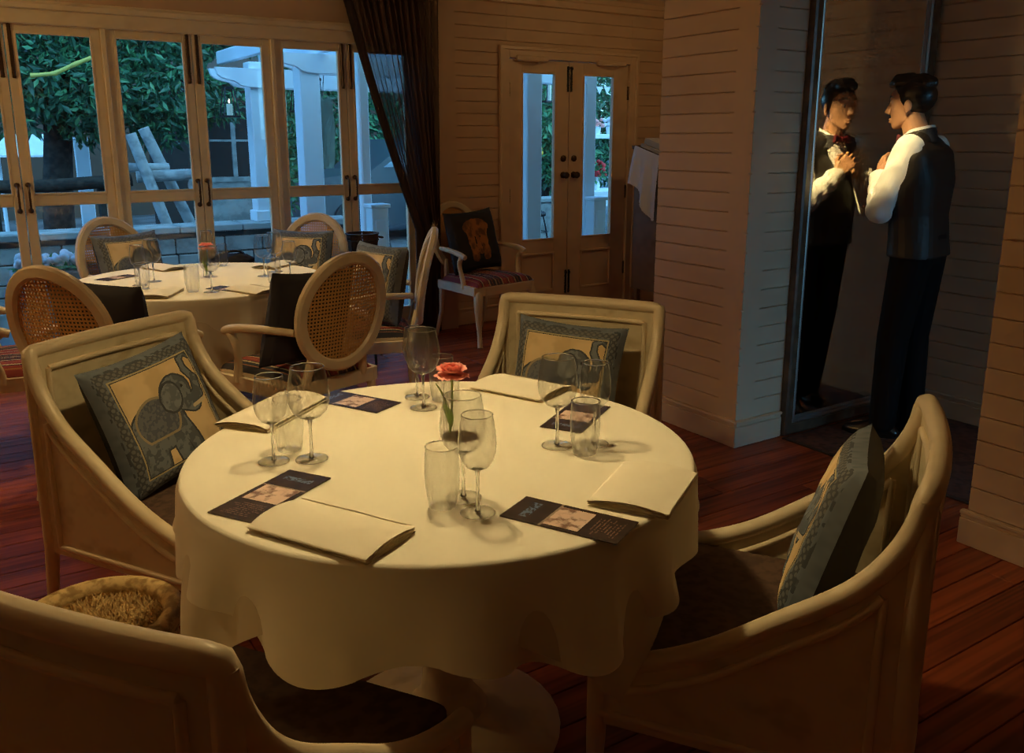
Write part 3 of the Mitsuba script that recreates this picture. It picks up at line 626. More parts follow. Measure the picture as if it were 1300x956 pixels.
# ------------------------------------------------------------------ glasses
def glass_parts(bowl, foot_r, stem_r, z_bowl):
    b = lathe(bowl, 40)
    stem = lathe([(0, .003), (stem_r * 1.9, .0035), (stem_r * 1.15, .012), (stem_r, .03), (stem_r, z_bowl - .015), (stem_r * 1.5, z_bowl - .003), (0, z_bowl)], 14)
    foot = lathe([(foot_r, .0012), (foot_r - .003, .0019), (foot_r * .6, .0030), (stem_r * 2.0, .0042), (stem_r * 1.2, .0062)], 40)
    rim = sweep([(bowl[-1][0] * math.cos(t), bowl[-1][0] * math.sin(t), bowl[-1][1]) for t in np.arange(40) * math.pi / 20], .0011, 6, closed=True)
    frim = sweep([((foot_r + .0002) * math.cos(t), (foot_r + .0002) * math.sin(t), .0015) for t in np.arange(40) * math.pi / 20], .0010, 6, closed=True)
    knot = lathe([(0, bowl[0][1] - .004), (.0045, bowl[0][1] - .001), (.011, bowl[1][1] + .0012), (.006, bowl[1][1] + .0035), (0, bowl[1][1] + .0045)], 20)
    return {'foot_rim': mikit.ply(frim, 'glass_solid', True), 'bowl_base': mikit.ply(knot, 'glass_solid', True), 'bowl': mikit.ply(b, 'glass_thin', True), 'stem': mikit.ply(stem, 'glass_solid', 60), 'foot': mikit.ply(foot, 'glass_thin', 40), 'rim': mikit.ply(rim, 'glass_solid', True)}
RED = glass_parts([(.001, .094), (.012, .0955), (.026, .102), (.038, .115), (.0445, .133), (.0462, .150), (.0445, .172), (.0405, .195), (.0365, .214)], .035, .0036, .095)
WHITE = glass_parts([(.001, .088), (.010, .0893), (.022, .096), (.031, .109), (.0358, .126), (.0368, .142), (.0352, .164), (.0322, .184), (.0295, .198)], .033, .0033, .089)
def tumbler_parts():
    outer = [(.001, .0), (.022, .0), (.0265, .003), (.030, .02), (.0335, .05), (.0345, .075), (.0335, .10), (.0315, .125)]
    base = lathe([(0, .0075), (.012, .0070), (.020, .0058), (.0262, .0040)], 32)
    rim = sweep([(.0315 * math.cos(t), .0315 * math.sin(t), .125) for t in np.arange(40) * math.pi / 20], .0012, 6, closed=True)
    return {'wall': mikit.ply(lathe(outer[1:], 40), 'glass_thin', True), 'base': mikit.ply(base, 'glass_thin', True), 'rim': mikit.ply(rim, 'glass_solid', True)}
TUM = tumbler_parts()
ZT = .7512
def glass(kind, x, y, label, group, s=1.0):
    nm = {'red': 'wine_glass', 'white': 'wine_glass', 'tum': 'water_tumbler'}[kind]
    k = thing(nm, label, 'tumbler' if kind == 'tum' else 'wine glass', group); M = trans(x, y, ZT); M[:3, :3] *= s
    for n, d in {'red': RED, 'white': WHITE, 'tum': TUM}[kind].items(): part(k, n, d, None, M=M)
G1, G2 = 'glasses on the front table', 'glasses on the far table'
for kind, x, y, lab in (('white', .543, 1.815, 'smaller wine glass left of the tumbler before the large elephant cushion'), ('red', .619, 1.783, 'large wine glass right of the tumbler in the left place setting'), ('tum', .596, 1.864, 'tumbler between the two wine glasses of the left place setting'),
                        ('white', .785, 1.334, 'smaller wine glass nearest us, beside the front menu card'), ('red', .798, 1.412, 'large wine glass right behind the nearest glass at the vase'), ('tum', .742, 1.396, 'tumbler standing left of the nearest wine glasses'),
                        ('red', 1.132, 1.556, 'large wine glass left of the tumbler before the pillar armchair'), ('white', 1.212, 1.518, 'smaller wine glass right behind the tumbler before the pillar armchair'), ('tum', 1.155, 1.480, 'tumbler in front of the armchair by the pillar'),
                        ('red', 1.005, 1.988, 'large wine glass behind the flower vase'), ('white', 1.035, 2.085, 'smaller wine glass hidden behind the large one at the vase'), ('tum', 1.078, 2.02, 'tumbler just behind the peach flower')):
    glass(kind, x, y, lab, G1)
for kind, x, y, lab in (('white', .752, 4.53, 'left wine glass of the first group on the far table'), ('red', .835, 4.614, 'right wine glass of the first group on the far table'), ('tum', .744, 4.40, 'tumbler below the first two wine glasses on the far table'),
                        ('tum', .925, 4.19, 'tumbler left of the flower on the far table'), ('red', 1.0, 4.145, 'wine glass in front of the flower on the far table'), ('tum', 1.27, 4.98, 'tumbler right behind the flower on the far table'), ('white', 1.21, 5.05, 'wine glass behind the flower on the far table'),
                        ('red', 1.359, 4.492, 'left large wine glass of the right group on the far table'), ('red', 1.455, 4.602, 'middle large wine glass of the right group on the far table'), ('white', 1.43, 4.29, 'right small wine glass of the right group on the far table'), ('tum', 1.33, 4.24, 'tumbler at the foot of the right group on the far table')):
    glass(kind, x, y, lab, G2)

# ------------------------------------------------------------------ vases with flowers
VW = lathe([(.0, .0006), (.021, .0006), (.0225, .003), (.0205, .05), (.0195, .10), (.0205, .135), (.022, .145)], 32)
VB = lathe([(0, .0080), (.010, .0076), (.0215, .0050)], 24)
def vase(x, y, label_v, label_f, seed, lean=(.2, .1)):
    k = thing('bud_vase', label_v, 'vase', 'glass bud vases'); M = trans(x, y, ZT)
    part(k, 'wall', VW, 'glass_thin', True, M); part(k, 'base', VB, 'glass_thin', True, M)
    r = np.random.default_rng(seed)
    fl = thing('flower', label_f, 'flower', 'peach flowers in bud vases')
    tip = np.array([x + .012 * lean[0], y + .012 * lean[1], ZT + .150])
    part(fl, 'stem', sweep(spline([(x - .008, y - .006, ZT + .012), (x + .002, y, ZT + .09), tip], 12), .0026, 8), 'stem_green', 50)
    M = np.eye(4); M[:3, 3] = tip
    for ring, (n, rad, up, wd) in enumerate(((10, .038, .15, .024), (10, .036, .45, .023), (9, .031, .8, .020), (7, .023, 1.15, .017), (5, .013, 1.4, .014))):
        for i in range(n):
            t = i * 2 * np.pi / n + ring * .5 + r.normal(0, .12); m = 6; s = np.linspace(-1, 1, m); q = np.linspace(0, 1, 5); v = []
            for a in q:
                for b in s:
                    rad_ = rad * a; ww = wd * (a ** .6) * b; frill = .0028 * math.sin(b * 7 + i * 2 + ring) * a
                    d = np.array([math.cos(t), math.sin(t), 0]); e = np.array([-math.sin(t), math.cos(t), 0])
                    v.append(d * rad_ * math.cos(up * a) + e * ww + np.array([0, 0, rad * math.sin(up) * a + .004 + frill - .010 * a * a * (ring == 0)]))
            part(fl, 'petal', trimesh.Trimesh(np.array(v) * 1.0 + tip, grid_faces(5, m), process=False), 'petal_peach', True)
    for j, (t, ln) in enumerate(((2.6, .13), (3.6, .09))):
        p0 = np.array([x, y, ZT + .02]); d = np.array([math.cos(t), math.sin(t), 0]); e = np.array([-d[1], d[0], 0]); v = []
        for a in np.linspace(0, 1, 9):
            c = p0 + d * (.004 + .030 * a * a) + np.array([0, 0, ln * a - .02 * a * a]); w = .0125 * math.sin(math.pi * min(1, a * .97 + .03)) ** .8
            v += [c - e * w, c + d * .003, c + e * w]
        part(fl, 'leaf', trimesh.Trimesh(v, grid_faces(9, 3), process=False), 'stem_green', True)
vase(.960, 1.752, 'clear bud vase in the middle of the front table', 'peach pink ruffled flower in the vase on the front table', 3)
vase(1.10, 4.62, 'clear bud vase in the middle of the far table', 'peach pink ruffled flower in the vase on the far table', 4)

# ------------------------------------------------------------------ napkins and menu cards
def napkin_mesh(w, d, seed, bulge=.010):
    """linen folded in three: a profile with two U-turns, seen as layered edges"""
    r = np.random.default_rng(seed); prof = []
    n = 14; xs = np.linspace(-w / 2, w / 2, n)
    lay = lambda z, rev, k: [(x * (1 - .012 * k), z * .72 + bulge * k * .32 * (1 - (2 * x / w) ** 2)) for x in (xs[::-1] if rev else xs)]
    line = lay(.0016, False, 0) + [(w / 2 + .003, .0035)] + lay(.0062, True, 1) + [(-w / 2 - .002, .008)] + lay(.0105, False, 2) + [(w / 2 + .002, .0125)] + lay(.0148, True, 3) + [(-w / 2 - .003, .0135 * .72), (-w / 2 - .001, .0085 * .72)]
    line = np.array(line); m = 13; ys = np.linspace(-d / 2, d / 2, m); v = []
    for j, y in enumerate(ys):
        o = (meshkit.fbm(np.stack([line[:, 0] * 12 + seed, np.full(len(line), y * 12), line[:, 1] * 90], 1), 3, seed) - .5) * .006
        v.append(np.stack([line[:, 0] + o * .6, np.full(len(line), y) + o, np.maximum(line[:, 1] + o * .35 * (line[:, 1] > .003), .0008)], 1))
    v = np.array(v); mid = v.copy(); k = len(line)
    t = .0011; f = np.array(grid_faces(m, k)); top = v.reshape(-1, 3)
    return trimesh.Trimesh(top, f, process=False)
def napkin(x, y, w, d, ang, label, group, seed):
    k = thing('napkin', label, 'napkin', group)
    put(k, napkin_mesh(w, d, seed), 'napkin_linen', True, M=trans(x, y, ZT) @ rot([0, 0, 1], ang))
napkin(.517, 1.408, .14, .275, 28, 'folded white napkin nearest us at the front edge of the table', 'napkins on the front table', 2)
napkin(1.125, 1.240, .16, .235, -58, 'folded white napkin at the right edge of the front table', 'napkins on the front table', 3)
napkin(1.318, 1.995, .16, .24, 23, 'folded white napkin in front of the armchair by the pillar', 'napkins on the front table', 4)
napkin(.655, 2.160, .15, .29, -51, 'folded white napkin in front of the large elephant cushion', 'napkins on the front table', 5)
for x, y, a, lab in ((.783, 4.20, -30, 'folded napkin below the tumbler on the far table'), (1.17, 4.06, 20, 'folded napkin at the near edge of the far table beside the round cane back'), (.972, 5.06, 20, 'folded napkin at the far rim of the far table'), (1.52, 4.82, -50, 'folded napkin before the far chair below the pergola post')):
    napkin(x, y, .14, .24, a, lab, 'napkins on the far table', 6)
def menu(x, y, w, d, ang, label, group):
    k = thing('menu_card', label, 'menu card', group)
    m = box(-w / 2, w / 2, -d / 2, d / 2, 0, .0012); n = 2
    v = np.array([(-w / 2, -d / 2, .0014), (w / 2, -d / 2, .0014), (w / 2, d / 2, .0014), (-w / 2, d / 2, .0014), (-w / 2, -d / 2, 0), (w / 2, -d / 2, 0), (w / 2, d / 2, 0), (-w / 2, d / 2, 0)])
    f = np.array([(0, 1, 2), (0, 2, 3), (0, 4, 5), (0, 5, 1), (1, 5, 6), (1, 6, 2), (2, 6, 7), (2, 7, 3), (3, 7, 4), (3, 4, 0), (4, 6, 5), (4, 7, 6)])
    uv = np.array([(0, 0), (1, 0), (1, 1), (0, 1)] * 2, float)
    put(k, (v, f), 'menu_card', False, uv=uv, M=trans(x, y, ZT) @ rot([0, 0, 1], ang))
menu(.481, 1.635, .243, .110, 32, 'dark menu card left of the nearest napkin', 'menu cards on the front table')
menu(.874, 2.142, .236, .108, 117, 'dark menu card behind the left wine glasses', 'menu cards on the front table')
menu(1.302, 1.706, .232, .110, -147, 'dark menu card under the tumbler by the pillar armchair', 'menu cards on the front table')
menu(.914, 1.216, .241, .106, 117, 'dark menu card between the nearest wine glass and the right napkin', 'menu cards on the front table')
menu(1.09, 4.19, .2, .1, 120, 'dark menu card before the near napkin of the far table', 'menu cards on the far table')
menu(1.47, 4.36, .2, .1, -150, 'dark menu card right of the glasses on the far table', 'menu cards on the far table')
menu(.70, 4.85, .2, .1, 30, 'dark menu card at the left edge of the far table', 'menu cards on the far table')
# ------------------------------------------------------------------ curtain
k = thing('curtain', 'long dark brown sheer curtain gathered to one side of the glass doors', 'curtain')
def xl(z): return 2.37 + (2.885 - 2.37) * np.clip((2.42 - z) / 1.62, 0, 1) - .02 * np.sin(np.clip((2.42 - z) / 1.62, 0, 1) * math.pi)
zs = np.concatenate([np.linspace(Z_CEIL - .02, .8, 34), np.linspace(.75, .02, 8)]); us = np.linspace(0, 1, 260); v = []
for z in zs:
    a, b = xl(z), 3.09 - .02 * np.clip((Z_CEIL - z) / 2.4, 0, 1)
    uu = us ** .9; x = a + (b - a) * uu; fold = np.sin(uu * 2 * math.pi * 15 + .6 * np.sin(uu * 9)) * (.016 + .018 * uu)
    v.append(np.stack([x, 5.755 + fold + .01 * np.sin(uu * 21 + z), np.full_like(x, z)], 1))
v = np.concatenate(v); put(fresh(k + '__drape'), trimesh.Trimesh(v, grid_faces(len(zs), len(us)), process=False), 'curtain_sheer', True)
v = []
for z in zs:
    a = xl(z)
    for t, dy in ((-.004, 0), (.025, -.014), (.055, -.004), (.058, .006), (.025, -.004), (-.004, .008)): v.append((a + t, 5.742 + dy, z))
part(k, 'hem_band', trimesh.Trimesh(v, grid_faces(len(zs), 6, True), process=False), 'curtain_hem', True, label='dark folded leading edge of the curtain')
put(thing('curtain_rail', 'dark curtain rail under the ceiling above the curtain', 'rail'), box(-.1, 3.15, 5.74, 5.77, Z_CEIL - .022, Z_CEIL, .003), 'black_metal')

# ------------------------------------------------------------------ host desk with linen, right of the double door
k = thing('host_desk', 'sloped host desk half hidden behind the boarded pillar', 'desk')
dx0, dx1, dy0, dy1 = 4.80, 5.35, 4.72, 5.60; zt0, zt1 = 1.17, 1.405
def sl(y): return zt0 + (zt1 - zt0) * (y - dy0) / (dy1 - dy0)
body = hull([(x, y, z) for x in (dx0 + .02, dx1) for y, z in ((dy0 + .03, .22), (dy1 - .02, .22), (dy0 + .03, sl(dy0 + .03) - .03), (dy1 - .02, sl(dy1 - .02) - .03))])
part(k, 'body', body, 'desk_body')
part(k, 'top_board', hull([(x, y, z + o) for x in (dx0, dx1) for y, z in ((dy0, sl(dy0)), (dy1, sl(dy1))) for o in (-.03, -.002)]), 'desk_board')
for x in (dx0 + .05, dx1 - .05):
    for y in (dy0 + .07, dy1 - .06): part(k, 'leg', box(x - .022, x + .022, y - .022, y + .022, 0, .225, .004), 'desk_body')
k2 = thing('folded_linen', 'stack of folded grey linen lying on the sloped desk', 'linen')
for i, (a, b, o) in enumerate(((.05, .50, 0), (.07, .47, .03), (.06, .50, .055))):
    part(k2, 'layer', hull([(x, y, sl(y) + o + q) for x in (dx0 + a, dx0 + b) for y in (dy0 + .16 + .02 * i, dy1 - .05 - .02 * i) for q in (.0, .026)]), 'paper_grey')
n = 18; U = np.linspace(0, 1, n); v = []
for i, t in enumerate(np.linspace(0, 1, 20)):
    for u in U:
        y = 5.25 + .30 * u; h = (.44 - .16 * u + .05 * math.sin(u * 6)) * t
        v.append((dx0 - .012 - .035 * math.sin(t * 1.6) - .026 * math.sin(u * 15 + 1) * t, y + .06 * t * (u - .3) , sl(max(y, dy0)) + .012 - h * 1.15))
put(thing('white_cloth', 'white cloth hanging over the edge of the sloped desk', 'cloth'), trimesh.Trimesh(v, grid_faces(20, n), process=False), 'napkin_white', True)

# ------------------------------------------------------------------ mirror in the alcove
k = thing('standing_mirror', 'tall mirror in a dark frame against the alcove wall behind the man', 'mirror')
mx0, mx1, mz1, my = 3.378, 4.335, 2.42, Y_ALC - .020
prof = [(0, .0), (0, .034), (.012, .040), (.050, .036), (.058, .026), (.058, 0)]
def frame_rect(x0, x1, z0, z1, pr, ybase):
    cs = [((x0, z0), (1, 1)), ((x1, z0), (-1, 1)), ((x1, z1), (-1, -1)), ((x0, z1), (1, -1))]; v = []
    for (x, z), (ax, az) in cs:
        for i, h in pr: v.append((x + ax * i, ybase - h, z + az * i))
    n = len(pr); f = []
    for c in range(4):
        for j in range(n):
            a, b = c * n + j, c * n + (j + 1) % n; d, e = ((c + 1) % 4) * n + (j + 1) % n, ((c + 1) % 4) * n + j
            f += [(a, b, d), (a, d, e)]
    m = trimesh.Trimesh(v, f, process=False); m.fix_normals(); return m
part(k, 'outer_frame', frame_rect(mx0, mx1, .004, mz1, prof, my + .018), 'frame_dark')
part(k, 'inner_frame', frame_rect(mx0 + .056, mx1 - .056, .060, mz1 - .056, [(0, .0), (0, .030), (.008, .033), (.016, .026), (.024, .026), (.034, .014), (.034, 0)], my + .018), 'frame_silver', label='silver inner moulding')
gx0, gx1, gz0, gz1 = mx0 + .086, mx1 - .086, .090, mz1 - .086
part(k, 'mirror_glass', box(gx0, gx1, my + .004, my + .010, gz0, gz1), 'mirror_silver')
part(k, 'back_board', box(mx0 + .03, mx1 - .03, my + .0105, my + .018, .03, mz1 - .03), 'frame_dark')

k = thing('floor_rug', 'dark brown rug on the alcove floor under the man', 'rug')
part(k, 'pile', box(3.365, 4.325, 1.74, 2.685, .0, .009, .003), 'rug_brown'); part(k, 'border', cat(*[box(*b, 0, .007) for b in ((3.345, 3.365, 1.72, 2.70), (4.325, 4.33, 1.72, 2.70), (3.365, 4.325, 1.72, 1.74), (3.365, 4.325, 2.685, 2.70))]), 'curtain_hem')

# ------------------------------------------------------------------ bucket on a stand, dark bag on a stool (by the glass doors)
k = thing('wooden_bucket', 'dark wooden ice bucket with metal rim beside the far armchair under the curtain', 'bucket')
bx, by, bz = 2.262, 5.30, .655
for i in range(16):
    a0, a1 = i * math.pi / 8 + .02, (i + 1) * math.pi / 8 - .02
    part(k, 'stave', hull([(bx + r * math.cos(a), by + r * math.sin(a), z) for a in (a0, (a0 + a1) / 2, a1) for z, r in ((bz, .088), (bz + .2, .105), (bz, .078), (bz + .2, .095))]), 'bucket_wood')
part(k, 'bottom', tm(lathe([(0, 0), (.082, 0), (.082, .012), (0, .012)], 24), trans(bx, by, bz)), 'bucket_wood')
for z, r in ((.035, .0935), (.155, .1035), (.196, .1065)): part(k, 'hoop', sweep([(bx + r * math.cos(t), by + r * math.sin(t), bz + z) for t in np.arange(32) * math.pi / 16], .0045, 8, closed=True), 'black_metal')
for s in (1, -1): part(k, 'handle', sweep(spline([(bx + s * .104, by - .03, bz + .17), (bx + s * .135, by - .02, bz + .165), (bx + s * .135, by + .02, bz + .165), (bx + s * .104, by + .03, bz + .17)], 12), .006, 8), 'black_metal')
k = thing('bucket_stand', 'dark metal stand carrying the wooden ice bucket', 'stand')
part(k, 'top_ring', tm(lathe([(0, -.012), (.095, -.012), (.098, -.006), (.095, 0), (0, 0)], 32), trans(bx, by, bz)), 'black_metal')
for i in range(3):
    a = i * 2.094 + .5; part(k, 'leg', rod((bx + .08 * math.cos(a), by + .08 * math.sin(a), bz - .008), (bx + .16 * math.cos(a), by + .16 * math.sin(a), 0), .009), 'black_metal')
k = thing('padded_stool', 'low dark stool behind the far table below the glass doors', 'stool'); qx, qy = 1.45, 5.58
part(k, 'seat', tm(lathe([(0, .52), (.14, .52), (.16, .535), (.16, .57), (.14, .59), (0, .60)], 28), trans(qx, qy, 0)), 'navy_fabric', 40)
for i in range(4):
    a = i * 1.571 + .785; part(k, 'leg', rod((qx + .11 * math.cos(a), qy + .11 * math.sin(a), .53), (qx + .14 * math.cos(a), qy + .14 * math.sin(a), 0), .012), 'desk_board')
k = thing('handbag', 'dark navy handbag lying between the two far armchairs', 'bag')
bag = trimesh.creation.icosphere(4, 1.0); vv = np.array(bag.vertices); vv = np.sign(vv) * np.abs(vv) ** .8; vv[:, 2] = np.where(vv[:, 2] > 0, vv[:, 2] * (1 - .35 * np.clip(vv[:, 0], -1, 1) * -1 - .2), vv[:, 2])
nz = meshkit.fbm(vv * 2.4 + 3, 3, 4) - .5; vv = vv * (1 + nz[:, None] * .25) * [.17, .09, .085]; vv[:, 2] = np.maximum(vv[:, 2], -.07)
part(k, 'body', trimesh.Trimesh(vv + [qx, qy, .601 + .07], bag.faces, process=False), 'navy_fabric', True)
part(k, 'strap', sweep(spline([(qx - .10, qy - .02, .72), (qx - .03, qy - .05, .755), (qx + .05, qy - .05, .765), (qx + .11, qy - .02, .735)], 14), .008, 8), 'black_metal')
# ------------------------------------------------------------------ the garden outside
GZ = -.05
put(struct('ground'), box(-14, 34, Y_DOOR + .12, 46, GZ - .1, GZ), 'paving')
put(struct('exterior_sill'), box(-2.2, 6.2, Y_WIN + .09, 6.25, GZ - .05, -.005), 'stone_grey')
def leaves(blobs, count, size, seed, droop=.3):
    """pointed leaves, folded at the midrib, spread through ellipsoids (cx, cy, cz, rx, ry, rz), denser near their skin"""
    r = np.random.default_rng(seed); wt = np.array([b[3] * b[5] for b in blobs]); wt = wt / wt.sum(); V = np.zeros((count, 5, 3))
    idx = r.choice(len(blobs), count, p=wt); B = np.array(blobs)[idx]
    d = r.normal(size=(count, 3)); d /= np.linalg.norm(d, axis=1, keepdims=True); rad = r.random(count) ** .30
    c = B[:, :3] + d * B[:, 3:] * rad[:, None]
    ax = r.normal(size=(count, 3)) + d * .8; ax[:, 2] -= droop; ax /= np.linalg.norm(ax, axis=1, keepdims=True)
    s = np.cross(ax, r.normal(size=(count, 3))); s /= np.linalg.norm(s, axis=1, keepdims=True); nn = np.cross(ax, s)
    L = size * (.7 + .6 * r.random(count))[:, None]; w = L * .20
    V[:, 0] = c; V[:, 1] = c + ax * L * .45 + s * w + nn * w * .35; V[:, 2] = c + ax * L; V[:, 3] = c + ax * L * .45 - s * w + nn * w * .35; V[:, 4] = c + ax * L * .45
    f = np.array([(0, 1, 4), (1, 2, 4), (4, 2, 3), (0, 4, 3)])
    return V.reshape(-1, 3), (f[None] + 5 * np.arange(count)[:, None, None]).reshape(-1, 3)
def plant(name, label, cat_, blobs, count, size, seed, trunk=None, m1='leaf_dark', m2='leaf_mid', group=None):
    k = thing(name, label, cat_, group)
    if trunk:
        for t in trunk: part(k, 'trunk' if t[2] > .05 else 'branch', sweep(spline(t[0], 14) if len(t[0]) > 2 else np.array(t[0]), np.linspace(t[1], t[2], 14 if len(t[0]) > 2 else 2), 10), 'bark', 50)
    part(k, 'foliage', leaves(blobs, int(count * .65), size, seed), m1, kind='stuff'); part(k, 'foliage', leaves(blobs, int(count * .35), size * .9, seed + 50), m2, kind='stuff', label='paler leaves')
    return k
plant('leafy_tree', 'dense dark leafy tree filling the left glass doors', 'tree',
      [(.75, 9.6, 2.15, .75, .7, .42), (1.25, 9.4, 1.95, .62, .6, .38), (1.9, 9.5, 1.95, .62, .6, .42), (.9, 9.5, 2.6, .9, .7, .4), (1.9, 9.7, 2.55, .9, .7, .4), (2.75, 9.8, 2.62, .6, .6, .26), (.65, 9.5, 1.72, .35, .5, .22), (1.25, 9.6, 1.62, .30, .4, .24), (1.95, 9.5, 1.58, .36, .5, .20), (2.45, 9.3, 1.84, .26, .4, .2), (1.5, 9.8, 3.2, 1.6, 1.0, .5)], 15500, .115, 11,
      trunk=[([(.98, 9.8, GZ), (.93, 9.75, .7), (1.0, 9.7, 1.5), (1.05, 9.7, 2.4), (1.2, 9.8, 3.2)], .16, .09), ([(1.0, 9.7, 1.5), (1.35, 9.7, 1.9), (1.9, 9.7, 2.3)], .05, .02), ([(1.0, 9.7, 1.6), (.7, 9.6, 2.0), (.4, 9.6, 2.3)], .05, .02)])
shrubs = [(3.35, 10.2, .9, .40, .4, .85), (2.95, 9.9, 1.25, .26, .3, .45), (4.3, 11.0, 1.5, .6, .5, .8)]
plant('climbing_shrub', 'green climbing shrub behind the white pergola posts', 'shrub', [(2.88, 9.0, 1.45, .16, .2, .28), (2.96, 9.0, 1.0, .14, .2, .4), (3.15, 9.2, 1.6, .2, .25, .35)], 1800, .085, 21, m1='leaf_mid', m2='leaf_dark', trunk=[([(2.98, 9.05, GZ), (2.94, 9.05, .8), (2.96, 9.0, 1.6)], .03, .012)])
for i, (x, y, z, rx, rz, lab) in enumerate(((7.7, 10.9, 1.65, .6, .75, 'tall palm-like shrub behind the left pane of the double door'), (9.5, 12.2, 2.1, .95, 1.1, 'dark hedge tree behind the right pane of the double door'), (11.4, 13.6, 1.9, 1.1, 1.6, 'dark hedge tree far right behind the double door'),
                                        (6.1, 15.6, 2.2, 1.4, 1.6, 'dark hedge tree behind the hanging moss'), (8.8, 15.8, 2.4, 1.4, 1.9, 'dark hedge tree in the back between the two door panes'))):
    plant('garden_tree', lab, 'tree', [(x, y, z, rx, .55, rz), (x + .2, y - .15, z - .5, rx * .8, .45, rz * .7)], 3000, .14 if i < 3 else .18, 31 + i, m1='leaf_dark' if i else 'leaf_mid', m2='leaf_mid' if i else 'leaf_dark', trunk=[([(x, y + .1, GZ), (x + .05, y + .1, z)], .09, .06)])
# ground-hugging wall of stone blocks
k = struct('garden_wall'); wy, wz = 7.92, .715
put(k, box(-1.0, 3.3, wy + .035, wy + .28, GZ, wz - .06), 'mortar')
r = np.random.default_rng(3); z = GZ
while z < wz - .09:
    h = [.12, .16, .10, .14][int(r.integers(4))]; h = min(h, wz - .063 - z); x = -1.0 + r.random() * -.2
    while x < 3.28:
        w = .22 + .26 * r.random(); o = .02 * r.random()
        if x + w > -.9 and h > .05: part(k, 'stone', box(max(x, -1) + .005, min(x + w, 3.3) - .005, wy + .005 - o * .6, wy + .06, z + .004, z + h - .005, .008), 'stone_pale' if r.random() < .6 else 'stone_grey')
        x += w
    z += h
for i in range(8): part(k, 'cap_stone', box(-1.02 + i * .54, -1.02 + (i + 1) * .54 - .006, wy - .045, wy + .32, wz - .06, wz, .01), 'stone_pale')
# pergola
k = thing('pergola', 'white wooden pergola with posts and scalloped beam ends outside the glass doors', 'pergola')
for x, y, z0 in ((2.475, 8.06, wz), (2.63, 7.2, GZ), (4.9, 8.06, GZ)):
    part(k, 'post', cat(box(x - .085, x + .085, y - .085, y + .085, z0, 2.12, .008), box(x - .105, x + .105, y - .105, y + .105, z0, z0 + .10, .008)), 'white_exterior')
def beam_x(x0, x1, y, z0, h, t=.045):
    pts = [(x0, z0 + h), (x1, z0 + h), (x1, z0), (x0 + .30, z0), (x0 + .22, z0 + .012), (x0 + .17, z0 + .045), (x0 + .10, z0 + .060), (x0 + .05, z0 + .075), (x0 + .02, z0 + .10)]
    m = trimesh.creation.extrude_polygon(Polygon(pts), t); M = np.eye(4); M[:3, :3] = [[1, 0, 0], [0, 0, -1], [0, 1, 0]]; m.apply_transform(M); m.apply_translation([0, y, 0]); return m
for y in (7.98, 8.19): part(k, 'beam', beam_x(2.09, 5.4, y, 1.90, .16), 'white_exterior')
for y in (7.14, 7.31): part(k, 'beam', beam_x(2.35, 5.4, y, 1.98, .15), 'white_exterior')
for x in (2.32, 2.72, 3.12, 3.52, 3.92, 4.32, 4.72): part(k, 'rafter', box(x, x + .05, 6.3, 8.75, 2.14, 2.26, .008), 'white_exterior')
for x in (3.02, 3.22, 3.42): part(k, 'bolt', rod((x, 7.91, 1.985), (x, 7.945, 1.985), .014), 'black_metal')
# verandah columns and pedestals
for x0, x1, y, lab in ((4.31, 4.47, 6.5, 'white verandah column filling the left pane of the double door'), (4.965, 5.085, 6.5, 'white verandah column in the right pane of the double door'), (2.775, 2.855, 6.5, 'white verandah column behind the curtain edge')):
    k = thing('verandah_column', lab, 'column', 'verandah columns'); c = (x0 + x1) / 2; w = (x1 - x0) / 2
    part(k, 'shaft', box(c - w, c + w, y - w, y + w, GZ, 2.7, .01), 'white_exterior'); part(k, 'base', box(c - w - .03, c + w + .03, y - w - .03, y + w + .03, GZ, .16, .01), 'white_exterior')
for x, y, h, lab in ((5.0, 6.31, .94, 'white panelled pedestal in the right pane of the double door'), (2.83, 6.32, .96, 'white panelled pedestal behind the curtain edge')):
    k = thing('pedestal', lab, 'pedestal', 'white pedestals')
    part(k, 'body', box(x - .07, x + .07, y - .06, y + .06, GZ, h - .03, .006), 'white_exterior'); part(k, 'cap', box(x - .085, x + .085, y - .075, y + .075, h - .03, h, .006), 'white_exterior')
    part(k, 'panel', box(x - .045, x + .045, y - .068, y - .058, .12, h - .12, .006), 'white_exterior')
# grey wrapped poles, log and yellow bamboo
k = thing('pole_frame', 'frame of crossed grey wrapped poles behind the second glass door', 'pole frame')
part(k, 'pole', rod((1.47, 8.6, 1.50), (1.92, 8.55, GZ), .050), 'pole_grey', 50); part(k, 'pole', rod((1.62, 8.8, 1.55), (2.26, 8.85, GZ), .052), 'pole_grey', 50)
part(k, 'crossbar', rod((1.35, 8.72, 1.20), (1.80, 8.72, 1.19), .045), 'pole_grey', 50)
part(k, 'crossbar', rod((1.50, 8.66, 1.115), (1.98, 8.62, 1.13), .055), 'pole_grey', 50)
part(k, 'ring', sweep([(2.02 + .07 * math.cos(t), 8.6, 1.03 + .07 * math.sin(t)) for t in np.arange(24) * math.pi / 12], .018, 8, closed=True), 'pole_grey', 50)
part(k, 'end_cap', rod((1.98, 8.62, 1.13), (2.01, 8.62, 1.131), .05), 'red_paint', 50, label='red end of the crossbar')
k = thing('log_rail', 'dark horizontal log rail under the tree', 'log')
part(k, 'log', sweep([(.2, 9.0, 1.04), (.8, 9.0, 1.04), (1.5, 8.9, 1.08)], .06, 10), 'bark', 50)
for x in (.35, 1.25): part(k, 'post', rod((x, 9.0, GZ), (x, 9.0, 1.04), .05), 'bark', 50)
k = thing('bamboo_pole', 'yellow bamboo pole hanging in the tree', 'bamboo pole')
bp = np.array([(.74, 8.7, 1.98), (.92, 8.66, 2.0), (1.08, 8.6, 2.08), (1.26, 8.55, 2.16)])
